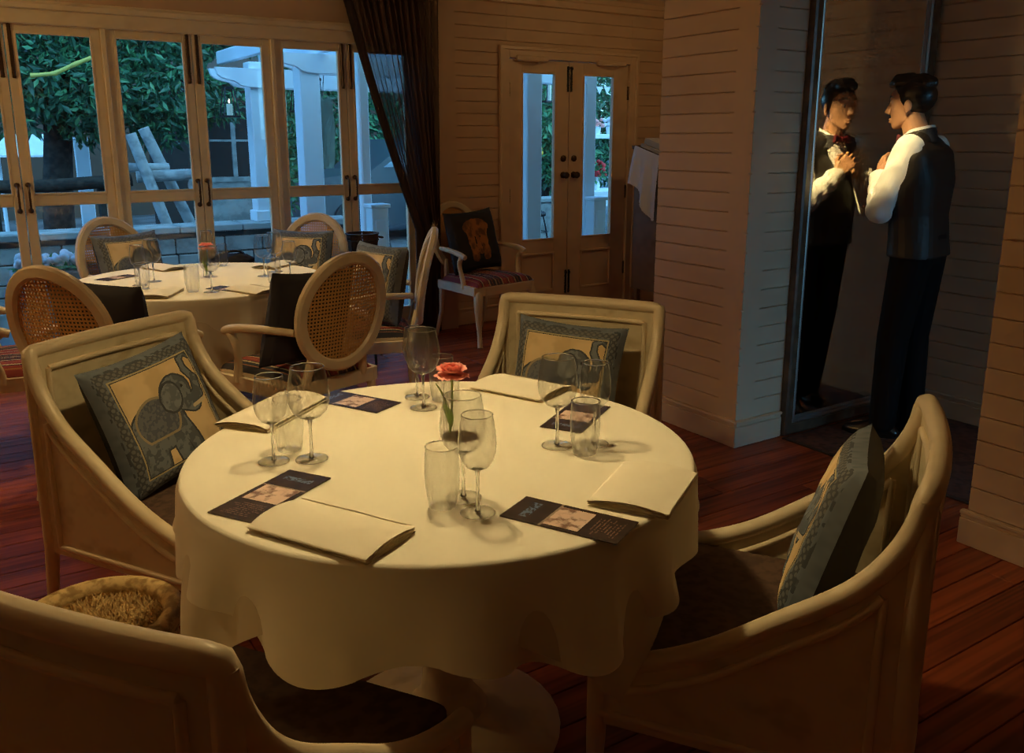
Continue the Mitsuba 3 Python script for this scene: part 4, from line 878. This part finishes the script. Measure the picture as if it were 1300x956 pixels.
part(k, 'pole', sweep(interp_path(bp, 13), .018 + .004 * (np.arange(13) % 4 == 0), 10), 'bamboo_yellow', 50)
# hanging moss, lanterns, teardrop
k = thing('hanging_moss', 'pale grey hanging moss plant under the pergola', 'hanging plant')
r = np.random.default_rng(9); q = []
for i in range(900):
    a, d = r.random() * 6.283, .085 * math.sqrt(r.random()); x, y = 2.915 + d * math.cos(a), 7.6 + d * math.sin(a); zt = 1.84 - .06 * r.random(); ln = .18 + .40 * r.random() ** 1.3; z0 = zt - (.25 * r.random()); n = 6
    t = np.linspace(0, 1, n); c = np.stack([x + .03 * np.sin(t * 5 + a) * t + .0 * t, y + .03 * np.cos(t * 4 + a) * t, np.maximum(z0 - ln * t, 1.2)], 1); w = .0035
    vv = np.empty((2 * n, 3)); vv[::2] = c - [w, 0, 0]; vv[1::2] = c + [w, 0, 0]; q.append((vv, np.array([(2 * j, 2 * j + 1, 2 * j + 3) for j in range(n - 1)] + [(2 * j, 2 * j + 3, 2 * j + 2) for j in range(n - 1)])))
part(k, 'strands', (np.vstack([a for a, _ in q]), np.vstack([f + 12 * i for i, (_, f) in enumerate(q)])), 'moss_grey', kind='stuff')
part(k, 'wire', cat(rod((2.915, 7.6, 1.78), (2.88, 7.6, 2.16), .003), rod((2.915, 7.6, 1.78), (2.95, 7.6, 2.16), .003)), 'black_metal')
def lantern(x, y, zt, zb, wd, hang, label, flame, candle=True):
    k = thing('lantern', label, 'lantern', 'hanging candle lanterns'); w = wd / 2
    m = [box(x - w, x + w, y - w, y + w, zb, zb + .015), box(x - w * .5, x + w * .5, y - w * .5, y + w * .5, zt - .02, zt)]
    for sx in (1, -1):
        for sy in (1, -1): m.append(rod((x + sx * w * .92, y + sy * w * .92, zb), (x + sx * w * .5, y + sy * w * .5, zt - .01), .006, sides=6))
    part(k, 'cage', cat(*m), 'black_metal'); part(k, 'hanger', rod((x, y, zt), (x, y, hang), .004, sides=6), 'black_metal')
    h = (zt - zb) * .38; part(k, 'candle', tm(lathe([(0, 0), (.026, 0), (.026, h), (0, h)], 16), trans(x, y, zb + .015)), 'wax', 50)
    fl = mikit.ply(tm(lathe([(0, -.016), (.006, -.008), (.008, 0), (.004, .014), (0, .024)], 10), trans(x, y, zb + .015 + h + .02)), None, True)
    fl['bsdf'] = {'type': 'diffuse', 'reflectance': C3(.5, .5, .5)}; fl['emitter'] = {'type': 'area', 'sampling_weight': .05, 'radiance': C3(*flame)}
    put(fresh(k + '__flame'), fl, None)
lantern(2.20, 7.98, 1.90, 1.64, .15, 1.905, 'hanging lantern under the scalloped beam end of the pergola', (14, 10, 7))
lantern(2.89, 8.21, 1.90, 1.70, .10, 1.93, 'hanging lantern beside the second pergola post', (14, 9, 5))
lantern(5.62, 7.95, 2.28, 1.84, .22, 2.9, 'black candle lantern hanging in the left pane of the double door', (16, 9, 4))
put(thing('lantern_bracket', 'black bracket arm holding the candle lantern outside the double door', 'bracket'), cat(rod((5.62, 7.95, 2.9), (5.62, 8.9, 2.9), .02), rod((5.62, 8.9, GZ), (5.62, 8.9, 2.92), .03)), 'black_metal')
k = thing('hanging_teardrop', 'white teardrop ornament hanging beside the pergola post', 'ornament')
part(k, 'drop', tm(lathe([(0, -.085), (.022, -.075), (.034, -.04), (.030, 0), (.016, .06), (.004, .11), (0, .115)], 20), trans(2.43, 7.7, 1.27)), 'white_exterior', 50); part(k, 'cord', rod((2.43, 7.7, 1.38), (2.43, 7.7, 2.15), .002, sides=5), 'tin')
# wire cages with finials
def cage(x, y, zt, label, torch=False):
    k = thing('wire_torch', label, 'garden torch', 'black wire garden torches')
    if torch:
        part(k, 'pole', rod((x, y, GZ), (x, y, zt - .05), .014), 'black_metal'); n = 4; wz0 = .22
    n, w0, w1 = 6, .13, .05
    for i in range(n):
        a = i * 2 * math.pi / n
        part(k, 'wire', sweep(spline([(x + w0 * math.cos(a), y + w0 * math.sin(a), GZ), (x + w0 * .85 * math.cos(a), y + w0 * .85 * math.sin(a), zt * .45), (x + w1 * math.cos(a), y + w1 * math.sin(a), zt - .07)], 10), .007, 6), 'black_metal')
    for h, w in ((.03, .13), (zt * .5, .108)): part(k, 'hoop', sweep([(x + w * math.cos(t), y + w * math.sin(t), h) for t in np.arange(20) * math.pi / 10], .007, 6, closed=True), 'black_metal')
    part(k, 'finial', cat(*[tm(trimesh.creation.icosphere(2, .032), trans(x + .055 * math.cos(a), y + .055 * math.sin(a), zt - .05)) for a in np.arange(7) * .9], tm(trimesh.creation.icosphere(2, .035), trans(x, y, zt - .025)), tm(lathe([(0, -.09), (.06, -.08), (.07, -.07), (0, -.065)], 16), trans(x, y, zt))), 'black_metal', kind='stuff')
cage(6.44, 9.3, .56, 'black wire garden torch on the paving behind the left door pane')
cage(3.85, 8.5, .60, 'black wire garden torch between the bucket and the curtain', True)
# left pane: kerb, post, yellow flowers; right pane: flower shelf, set table, bunting
k = struct('garden_kerb'); put(k, box(6.4, 7.35, 9.95, 10.25, GZ, .60, .02), 'stone_pale')
part(k, 'cap_stone', box(6.38, 7.37, 9.92, 10.28, .60, .66, .012), 'stone_pale')
k = thing('garden_post', 'pale wooden garden post with yellow flowers in the left door pane', 'post'); part(k, 'post', box(6.86, 6.94, 10.05, 10.13, .66, 1.24, .01), 'white_exterior')
r = np.random.default_rng(12)
def blooms(k, pts, m, s): part(k, 'blooms', cat(*[tm(trimesh.creation.icosphere(1, s * (.7 + .6 * r.random())), trans(*p)) for p in pts]), m, True, kind='stuff')
k2 = thing('yellow_flowers', 'yellow flowers on the garden post', 'flowers'); blooms(k2, [(6.93 + r.normal(0, .05), 10.09 + r.normal(0, .04), 1.29 + r.normal(0, .04)) for _ in range(26)], 'petal_yellow', .026)
part(k2, 'foliage', leaves([(6.93, 10.09, 1.27, .08, .07, .06)], 120, .05, 3), 'leaf_mid', kind='stuff')
k = thing('flower_shelf', 'white shelf with flower pots in the right door pane', 'shelf'); part(k, 'board', box(7.36, 8.3, 9.4, 9.7, 1.46, 1.52, .006), 'white_exterior')
for x in (7.42, 8.24): part(k, 'leg', box(x - .025, x + .025, 9.5, 9.6, GZ, 1.46, .004), 'white_exterior')
for i, (x, m) in enumerate(((7.55, 'petal_peach'), (7.78, 'petal_white'), (8.0, 'petal_peach'))):
    p = thing('flower_pot', ('pink flowers in a white pot, left on the garden shelf', 'white flowers in a white pot, middle of the garden shelf', 'pink flowers in a white pot, right on the garden shelf')[i], 'flower pot', 'flower pots on the garden shelf')
    part(p, 'pot', tm(lathe([(0, 0), (.045, 0), (.06, .10), (.054, .10), (.05, .09), (0, .09)], 20), trans(x, 9.55, 1.52)), 'white_exterior', 40)
    blooms(p, [(x + r.normal(0, .05), 9.55 + r.normal(0, .04), 1.67 + r.normal(0, .03)) for _ in range(22)], m, .024)
k = thing('garden_table', 'garden table with a white cloth in the right door pane', 'table'); part(k, 'table_top', box(6.9, 7.75, 8.75, 9.35, .76, .80, .01), 'white_exterior')
for x in (6.95, 7.7):
    for y in (8.8, 9.3): part(k, 'leg', box(x - .03, x + .03, y - .03, y + .03, GZ, .76, .004), 'white_exterior')
k = thing('garden_tablecloth', 'white cloth on the garden table', 'tablecloth'); put(k, cat(box(6.88, 7.77, 8.73, 9.37, .801, .806), box(6.88, 7.77, 8.722, 8.73, .62, .806)), 'napkin_white')
k = thing('flower_vase', 'white vase of red flowers on the garden table', 'vase'); part(k, 'vase', tm(lathe([(0, 0), (.04, 0), (.055, .06), (.035, .14), (.045, .17), (.03, .165), (0, .16)], 20), trans(7.12, 9.0, .807)), 'white_exterior', 50)
blooms(k, [(7.12 + r.normal(0, .06), 9.0 + r.normal(0, .05), 1.09 + r.normal(0, .07)) for _ in range(30)], 'petal_red', .028); part(k, 'foliage', leaves([(7.12, 9.0, 1.03, .10, .08, .09)], 160, .08, 5), 'leaf_mid', kind='stuff')
k = thing('garden_chair', 'pale garden chair behind the set garden table', 'chair'); part(k, 'seat', box(7.1, 7.5, 8.1, 8.5, .40, .44, .01), 'white_exterior'); part(k, 'backrest', box(7.1, 7.5, 8.08, 8.11, .5, .74, .01), 'white_exterior')
for x in (7.13, 7.47):
    part(k, 'leg', box(x - .02, x + .02, 8.08, 8.12, GZ, .74, .004), 'white_exterior'); part(k, 'leg', box(x - .02, x + .02, 8.46, 8.5, GZ, .40, .004), 'white_exterior')
k = thing('flower_planter', 'stone planter of white flowers outside the first glass door', 'planter')
part(k, 'trough', box(.30, .86, 6.38, 6.66, -.05, .60, .012), 'stone_grey'); blooms(k, [(.34 + .48 * r.random(), 6.42 + .20 * r.random(), .63 + .07 * r.random()) for _ in range(90)], 'petal_white', .024)
part(k, 'foliage', leaves([(.58, 6.52, .62, .26, .12, .05)], 260, .06, 8), 'leaf_mid', kind='stuff')
plant('potted_plant', 'leafy green plant at the foot of the right door pane', 'plant', [(5.75, 7.5, .35, .22, .2, .25), (5.95, 7.5, .25, .2, .2, .22)], 1100, .075, 71, m1='leaf_mid', m2='leaf_dark')
bf = thing('bunting', 'pale bunting strung between two poles before the hedge in the right door pane', 'bunting')
for x in (6.9, 9.6): part(bf, 'pole', rod((x, 10.002, GZ), (x, 10.002, 2.3), .02), 'tin', 40)
part(bf, 'cord', sweep([(6.9, 10.002, 2.25), (7.6, 10.002, 2.175), (8.58, 10.002, 2.18), (9.6, 10.002, 2.28)], .004, 6), 'tin')
for i in range(7):
    x = 7.6 + i * .14; part(bf, 'flag', hull([(x, y, 2.175) for y in (10.0, 10.004)] + [(x + .12, y, 2.177) for y in (10.0, 10.004)] + [(x + .06, y, 2.07) for y in (10.0, 10.004)]), 'petal_white')
# white wall and awning, dark house with a white window, parked car behind
k = thing('garden_house', 'dark house with white window bars beyond the pergola', 'house')
part(k, 'wall', cat(box(2.5, 3.15, 13.0, 13.3, GZ, 3.2), box(3.15, 4.15, 13.6, 13.8, GZ, 3.2)), 'building_dark')
part(k, 'eaves', hull([(x, y, z) for x in (2.3, 4.15) for y, z in ((12.4, 2.25), (13.4, 2.75), (12.4, 2.32), (13.4, 2.82))]), 'building_brown'); part(k, 'fascia', box(2.6, 4.12, 12.93, 12.99, 1.95, 2.22, .01), 'building_brown')
part(k, 'window_frame', cat(box(3.15, 4.15, 12.95, 13.02, .85, .92), box(3.57, 3.63, 12.96, 13.0, .92, 1.95), box(4.07, 4.12, 12.96, 13.0, .92, 1.95), box(3.15, 4.15, 12.96, 13.0, 1.42, 1.45)), 'stone_grey')
part(k, 'sill_wall', box(3.15, 4.15, 12.97, 13.2, GZ, .85), 'stone_grey')
k = thing('white_awning', 'white awning beyond the tree trunk', 'awning'); part(k, 'awning', hull([(x, y, z) for x in (.7, 1.62) for y, z in ((14.6, 1.20), (15.6, 1.5), (14.6, 1.23), (15.6, 1.53))]), 'white_exterior')
for x in (.75, 1.57): part(k, 'post', rod((x, 15.5, GZ), (x, 15.5, 1.5), .03), 'white_exterior')
put(thing('garden_screen', 'white garden screen right of the tree trunk', 'screen'), box(1.27, 1.42, 10.9, 10.95, GZ, 1.48, .01), 'white_exterior')
put(thing('back_building', 'long brown building closing off the far end of the garden', 'building'), box(-9, 15, 19.0, 20.0, GZ, 5.5), 'building_brown')
k = thing('parked_car', 'dark parked car behind the hanging moss', 'car'); cp = [(0, .25), (0, .75), (.25, .95), (1.1, 1.05), (1.75, 1.5), (3.2, 1.52), (4.1, 1.05), (4.4, .95), (4.4, .25)]
def extr(pts, y0, y1, dx, dz):
    m = trimesh.creation.extrude_polygon(Polygon([(a + dx, b + dz) for a, b in pts]), y1 - y0); M = np.eye(4); M[:3, :3] = [[1, 0, 0], [0, 0, -1], [0, 1, 0]]; m.apply_transform(M); m.apply_translation([0, y1, 0]); return m
part(k, 'body', extr(cp, 12.0, 13.6, 4.2, GZ), 'car_paint'); part(k, 'window', extr([(1.3, 1.1), (1.82, 1.44), (2.5, 1.46), (2.5, 1.1)], 11.98, 13.62, 4.2, GZ), 'car_glass'); part(k, 'window', extr([(2.56, 1.1), (2.56, 1.46), (3.16, 1.46), (3.75, 1.1)], 11.98, 13.62, 4.2, GZ), 'car_glass')
for x in (5.0, 7.7):
    for y in (12.05, 13.55): part(k, 'wheel', tm(trimesh.creation.cylinder(.32, .2, sections=24), trans(x, y, .27) @ rot([1, 0, 0], 90)), 'black_metal')
# ------------------------------------------------------------------ the man at the mirror
MF = m3.Manifold
def ball(c, r, s=(1, 1, 1), seg=24): return MF.sphere(1.0, seg).scale([r * s[0], r * s[1], r * s[2]]).translate([float(q) for q in c])
def bone(a, b, ra, rb, seg=20): return MF.batch_hull([ball(a, ra, seg=seg), ball(b, rb, seg=seg)])
def hullof(*bs): return MF.batch_hull([ball(c, r) for c, r in bs])
def union(ms): return MF.batch_boolean(ms, m3.OpType.Add)
def smooth_mesh(m, edge, it=12, lamb=.5, nu=.53):
    m = m.refine_to_length(edge).to_mesh(); t = trimesh.Trimesh(np.array(m.vert_properties[:, :3], float), np.array(m.tri_verts), process=True)
    o = np.array(t.vertices); t = trimesh.smoothing.filter_taubin(t, lamb=lamb, nu=nu, iterations=it)
    v = np.array(t.vertices); bad = ~np.isfinite(v).all(1) | (np.linalg.norm(np.nan_to_num(v - o), axis=1) > .012); v[bad] = o[bad]; t.vertices = v; return t
f2 = np.array([-.23, .973, 0]); f2 /= np.linalg.norm(f2); l2 = np.array([-f2[1], f2[0], 0]); up = np.array([0, 0, 1.0])
OFF = np.array([-.055, .030, 0]); NECK = np.array([3.962, 2.452, 1.452]) + OFF; PEL = np.array([3.972, 2.405, .95]) + OFF
def at(o, l=0, f=0, z=0): return o + l2 * l + f2 * f + up * z
SHL, SHR = at(NECK, .172, -.012, -.045), at(NECK, -.172, -.012, -.045)
ELL, WRL = np.array([3.748, 2.487, 1.125]) + OFF, np.array([3.872, 2.590, 1.285]) + OFF
ELR, WRR = np.array([4.118, 2.605, 1.120]) + OFF, np.array([3.995, 2.622, 1.265]) + OFF
HIPL, HIPR = at(PEL, .088, 0, -.03), at(PEL, -.088, 0, -.03)
ANL, ANR = np.array([3.838, 2.425, .085]) + OFF, np.array([4.022, 2.392, .085]) + OFF
KNL, KNR = (HIPL + ANL) / 2 + f2 * .018, (HIPR + ANR) / 2 + f2 * .022
fh = np.array([-.30, .954, -.03]); fh /= np.linalg.norm(fh); lh = np.cross(up, fh); lh /= np.linalg.norm(lh); uh = np.cross(fh, lh)
HC = at(NECK, .006, .060, .152)
def hp(x, y, z): return HC - lh * x + fh * y + uh * z            # x to his right, y forward, z up
HM = np.eye(4); HM[:3, 0], HM[:3, 1], HM[:3, 2], HM[:3, 3] = -lh, fh, uh, HC
def hel(c, r): return MF.sphere(1.0, 28).scale(list(map(float, r))).translate(list(map(float, c)))
def hsp(*bs): return MF.batch_hull([hel(c, (r, r, r)) for c, r in bs])
def to_head(m): return m.transform(HM[:3, :4].tolist()) if not hasattr(m, 'apply_transform') else tm(m, HM)
S2 = (1, -1)
face = [hel((0, -.016, .040), (.0745, .096, .084)),
        MF.batch_hull([hel((0, .018, .036), (.068, .074, .062)), hel((0, .030, -.010), (.060, .058, .050)), hel((0, .018, -.050), (.056, .052, .045)), hel((0, .060, -.086), (.021, .020, .020)), *[hel((s * .042, .042, -.014), (.022, .026, .021)) for s in S2]]),
        hel((0, .066, -.064), (.026, .0225, .022)), *[hsp(((s * .016, .081, .037), .009), ((s * .046, .067, .039), .010)) for s in S2]]
nose = [hsp(((0, .087, .020), .006), ((0, .1075, -.022), .0075), ((0, .090, -.028), .009), *[((s * .0115, .092, -.029), .0062) for s in S2])]
lipm = [hsp(((s * .017, .082, -.0585), .0045), ((0, .0905, -.0565), .005)) for s in S2] + [hsp(((s * .014, .082, -.0685), .0048), ((0, .0895, -.0690), .0055)) for s in S2]
ears = [hel((0, 0, 0), (.0075, .017, .028)).rotate([0, 0, s * -20]).translate([s * .0765, -.010, -.002]) for s in S2] + [hel((s * .0755, -.004, -.026), (.0065, .008, .010)) for s in S2]
sock = [hel((s * .031, .088, .016), (.016, .011, .009)) for s in S2]
def remanifold(t): return MF(m3.Mesh(np.asarray(t.vertices, np.float32), np.asarray(t.faces, np.uint32)))
headm = remanifold(smooth_mesh(union(face), .005, 30)); headm = union([headm] + nose + lipm + ears) - union(sock)
lids = [hel((s * .031, .0740, .0140), (.0160, .0120, .0125)) - hel((s * .031, .087, .0138), (.0125, .011, .0045)) for s in S2]
headm = to_head(union([headm] + lids))
def hand(W_, d, n, curl, side, thumb_in=.6, s=1.0):
    """wrist, direction of the hand, palm normal; curl of the fingers in degrees per joint; side +1 puts the thumb on cross(d, n)"""
    d = np.asarray(d, float); d /= np.linalg.norm(d); n = np.asarray(n, float); n -= d * (n @ d); n /= np.linalg.norm(n); a = np.cross(d, n) * side
    P_ = lambda x, y, z: W_ + (d * x + a * y + n * z) * s
    out = [MF.batch_hull([ball(P_(x, y, 0), r * s, seg=14) for x, y, r in ((.0, -.014, .019), (.0, .014, .019), (.075, -.030, .0115), (.080, .0, .012), (.078, .028, .0125), (.035, .030, .015), (.03, -.027, .013))])]
    for i, (y, L, r, x0) in enumerate(((.030, .070, .0090, .080), (.0105, .078, .0092, .084), (-.010, .073, .0087, .081), (-.029, .058, .0078, .074))):
        p = P_(x0, y, .0); ang = math.radians(curl * (.8 + .12 * i)); dirv = 0; fan = (y) * .8
        for j, q in enumerate((.45, .32, .26)):
            dirv += ang * (1.0 if j else .75); v = d * math.cos(dirv) + n * math.sin(dirv) + a * fan; e = p + v * L * q * s
            out.append(bone(p, e, r * (1 - .10 * j) * s, r * (.92 - .12 * j) * s, 12)); p = e
    p = P_(.022, .026, .004)
    for v, L, r in ((d * .62 + a * .62 + n * .45, .040, .0118), (d * .80 + a * .1 + n * thumb_in, .034, .0104), (d * .75 - a * .25 + n * thumb_in, .026, .0092)):
        v = v / np.linalg.norm(v); e = p + v * L * s; out.append(bone(p, e, r * s, r * .9 * s, 12)); p = e
    return out
HANDL = hand(WRL, (.45, .25, .62), (.62, -.62, -.20), 52, -1, .55)
HANDR = hand(WRR, (-.62, .02, .50), (-.30, -.75, -.25), 50, 1, .55)
body = [headm, bone(at(NECK, 0, .008, -.01), HC - uh * .055 - fh * .012, .060, .054), hullof((at(SHL, -.02, 0, -.01), .034), (at(SHR, .02, 0, -.01), .034), (at(NECK, 0, -.005, -.02), .048), (at(PEL, .05, -.01, .2), .058), (at(PEL, -.05, -.01, .2), .058)),
        hullof((at(PEL, .05, .01, .2), .065), (at(PEL, -.05, .01, .2), .065), (HIPL, .078), (HIPR, .078)), bone(SHL, ELL, .048, .038), bone(ELL, WRL, .038, .024), bone(SHR, ELR, .048, .038), bone(ELR, WRR, .038, .024),
        bone(HIPL, KNL, .078, .055), bone(KNL, ANL, .052, .036), bone(HIPR, KNR, .078, .055), bone(KNR, ANR, .052, .036), bone(ANL - up * .03, ANL + np.array([-.045, .12, -.05]), .035, .025), bone(ANR - up * .03, ANR + np.array([-.02, .125, -.05]), .035, .025)] + HANDL + HANDR
man = thing('person', 'man in a black vest and white shirt adjusting his collar at the tall mirror', 'person')
put(fresh(man + '__body'), smooth_mesh(union(body), .0052, 8), 'skin', True)
# clothes
def torso(k=1.0, zt=0):
    lv = [((.145, -.012, 1.412), .052), ((.150, -.025, 1.36), .075), ((.110, -.006, 1.26), .112), ((.085, .006, 1.10), .104), ((.085, .006, .98), .108), ((.098, .0, .87), .112)]
    bl = []
    for (a, b) in zip(lv[:-1], lv[1:]):
        bl.append(MF.batch_hull([ball(np.array([NECK[0], NECK[1], 0]) * 1 + (np.array([PEL[0] - NECK[0], PEL[1] - NECK[1], 0])) * np.clip((1.45 - q[0][2]) / .5, 0, 1) + l2 * s * q[0][0] + f2 * q[0][1] + up * q[0][2], q[1] * k) for q in (a, b) for s in S2]))
    bl.append(MF.batch_hull([ball(at(NECK, 0, .0, -.012), .066)] + [ball(at(NECK, s * .145, -.012, -.040), .05) for s in S2]))
    return union(bl)
part(man, 'shirt_front', smooth_mesh(MF.batch_hull([ball(at(NECK, s * .034, .056, -.045), .024) for s in S2] + [ball(at(NECK, s * .006, .088, -.135), .02) for s in S2] + [ball(at(NECK, 0, .02, -.03), .05)]), .012, 4), 'shirt_white', True, label='white shirt front')
vest = torso(1.0).trim_by_plane([0, 0, 1], .905)
vest = vest - MF.cylinder(.2, .052, .066, 32).translate([float(q) for q in at(NECK, 0, .012, .012)])
vn = np.array([*(f2[:2]), .0])
put(fresh(man + '__vest'), smooth_mesh(vest, .012, 10), 'vest_black', True, label='black waistcoat')
def sleeve(S, E_, W_, ph):
    m = union([bone(S, E_, .066, .058), bone(E_, W_ - (W_ - E_) * .1, .058, .045), ball(E_, .060)]); t = smooth_mesh(m, .009, 8); v = np.array(t.vertices)
    ax = (E_ - S) / np.linalg.norm(E_ - S); u = (v - S) @ ax; nn = np.array(t.vertex_normals)
    w = np.sin(v[:, 2] * 42 + v[:, 0] * 95 + v[:, 1] * 30 + ph + 2.5 * meshkit.noise(v * 14, 3)) * .0052 * np.clip((np.linalg.norm(v - S, axis=1) - .02) / .1, 0, 1)
    t.vertices = v + nn * w[:, None]; return t
for S, E_, W_, H_, ph in ((SHL, ELL, WRL, 0, 0), (SHR, ELR, WRR, 1, 2)):
    part(man, 'sleeve', sleeve(S, E_, W_, ph), 'shirt_white', True, label='white shirt sleeve')
    dv = (W_ - E_) / np.linalg.norm(W_ - E_); cu = interp_path([W_ - dv * .058, W_ - dv * .002], 6)
    part(man, 'cuff', sweep(cu, [.040, .0415, .0415, .041, .041, .039], 24), 'shirt_white', 50, label='white cuff')
ca = np.linspace(.25, 2 * math.pi - .25, 40)
cv = []
for z, q in ((-.005, .070), (.030, .066), (.048, .0635), (.049, .0605), (.030, .062)): cv += [at(NECK, (q) * math.sin(t), q * math.cos(t) * .95 + .010 + .006 * math.cos(t), z - .016 * math.cos(t)) for t in ca]
part(man, 'collar', trimesh.Trimesh(cv, grid_faces(5, 40), process=False), 'collar_white', True, label='white shirt collar')
va = np.linspace(.5, 2 * math.pi - .5, 40); cv = []
for z, q in ((-.03, .088), (.010, .078), (.034, .074), (.033, .0705), (.0, .074)): cv += [at(NECK, q * math.sin(t), q * math.cos(t) * .95 + .006, z - .02 * math.cos(t)) for t in va]
part(man, 'vest_collar', trimesh.Trimesh(cv, grid_faces(5, 40), process=False), 'vest_two', True)
bt = at(NECK, 0, .088, .0)
part(man, 'bow_tie', smooth_mesh(union([MF.batch_hull([ball(bt + l2 * s * .042 + up * z, .009, seg=12) for z in (.013, -.013)] + [ball(bt + l2 * s * .007, .008, seg=12)]) for s in S2] + [ball(bt, .012)]), .006, 4), 'bow_tie_red', True, label='dark red bow tie')
def leg(H, K, A): return [bone(H, K, .098, .074), bone(K, A - up * .01, .074, .062)]
tro = union([hullof((at(PEL, .06, 0, .04), .098), (at(PEL, -.06, 0, .04), .098), (HIPL, .098), (HIPR, .098))] + leg(HIPL, KNL, ANL) + leg(HIPR, KNR, ANR)).trim_by_plane([0, 0, 1], .045)
put(fresh(man + '__trousers'), smooth_mesh(tro, .013, 10), 'trousers_black', True, label='black trousers')
for A, tip in ((ANL, np.array([-.075, .155, 0])), (ANR, np.array([-.03, .165, 0]))):
    b = np.array([A[0], A[1], 0]); d = tip / np.linalg.norm(tip); s = np.array([d[1], -d[0], 0])
    sh = MF.batch_hull([ball(b - d * .055 + up * .03, .030), ball(b + up * .06, .038), ball(b + d * .07 + up * .04, .036), ball(b + d * .07 + s * .012 + up * .022, .034), ball(b + d * .07 - s * .012 + up * .022, .034), ball(b + d * .155 + up * .024, .024)]).trim_by_plane([0, 0, 1], .018)
    part(man, 'shoe', smooth_mesh(sh, .010, 5).apply_translation([0, 0, .0]), 'shoe_black', True, label='polished black shoe')
    so = trimesh.creation.extrude_polygon(Polygon([tuple((b - d * .055 + q)[:2]) for q in (s * .022, -s * .022)] + [tuple((b + d * .06 - s * .046)[:2]), tuple((b + d * .13 - s * .034)[:2]), tuple((b + d * .172)[:2]), tuple((b + d * .13 + s * .034)[:2]), tuple((b + d * .06 + s * .046)[:2])]).buffer(.012), .0175)
    part(man, 'shoe_sole', so.apply_translation([0, 0, .0095]), 'shoe_black')
# hair: pompadour with short sides
cap = hel((0, -.018, .041), (.0775, .0985, .0865)).trim_by_plane([0, -.75, .66], -.010).trim_by_plane([0, 0, 1], -.040)
top = [hsp(((0, .070, .112), .024), *[((s * .026, .056, .104), .022) for s in S2], *[((s * .032, .0, .106), .022) for s in S2], ((0, .030, .128), .022), ((0, -.05, .116), .026)),
       hsp(((0, .088, .100), .014), ((0, .066, .130), .018), *[((s * .022, .070, .112), .016) for s in S2], ((0, .0, .134), .018)),
       hsp(((0, -.082, .098), .032), ((0, -.050, .118), .028), *[((s * .022, -.070, .095), .028) for s in S2])]
t = smooth_mesh(to_head(union([cap] + top)), .007, 10); v = np.array(t.vertices); loc = (v - HC) @ np.stack([-lh, fh, uh], 1)
t.vertices = v + np.array(t.vertex_normals) * (np.sin(loc[:, 0] * 420 + 3 * np.sin(loc[:, 1] * 30)) * .0016 * np.clip((loc[:, 2] - .07) / .03, 0, 1))[:, None]
put(fresh(man + '__hair'), t, 'hair_black', True, label='glossy black swept-up hair')
for s in S2:
    part(man, 'eyebrow', smooth_mesh(to_head(hsp(((s * .014, .0885, .042), .0035), ((s * .034, .083, .048), .0040), ((s * .054, .066, .042), .0030))), .004, 3), 'hair_black', True)
    part(man, 'eye', to_head(tm(trimesh.creation.icosphere(3, .0118), trans(s * .031, .0722, .0135))), 'eye_white', True)
    part(man, 'iris', to_head(tm(trimesh.creation.icosphere(2, .0058), trans(s * .031, .0793, .0132))), 'hair_black', True)
[] and part(man, 'mouth', smooth_mesh(to_head(union([hsp(((-.019, .0815, -.0640), .0030), ((0, .0935, -.0600), .0038)), hsp(((.019, .0815, -.0640), .0030), ((0, .0935, -.0600), .0038)), hsp(((-.014, .083, -.0690), .0036), ((.014, .083, -.069), .0036), ((0, .0925, -.0700), .0044))])), .003, 3), 'lip', True, label='closed lips')
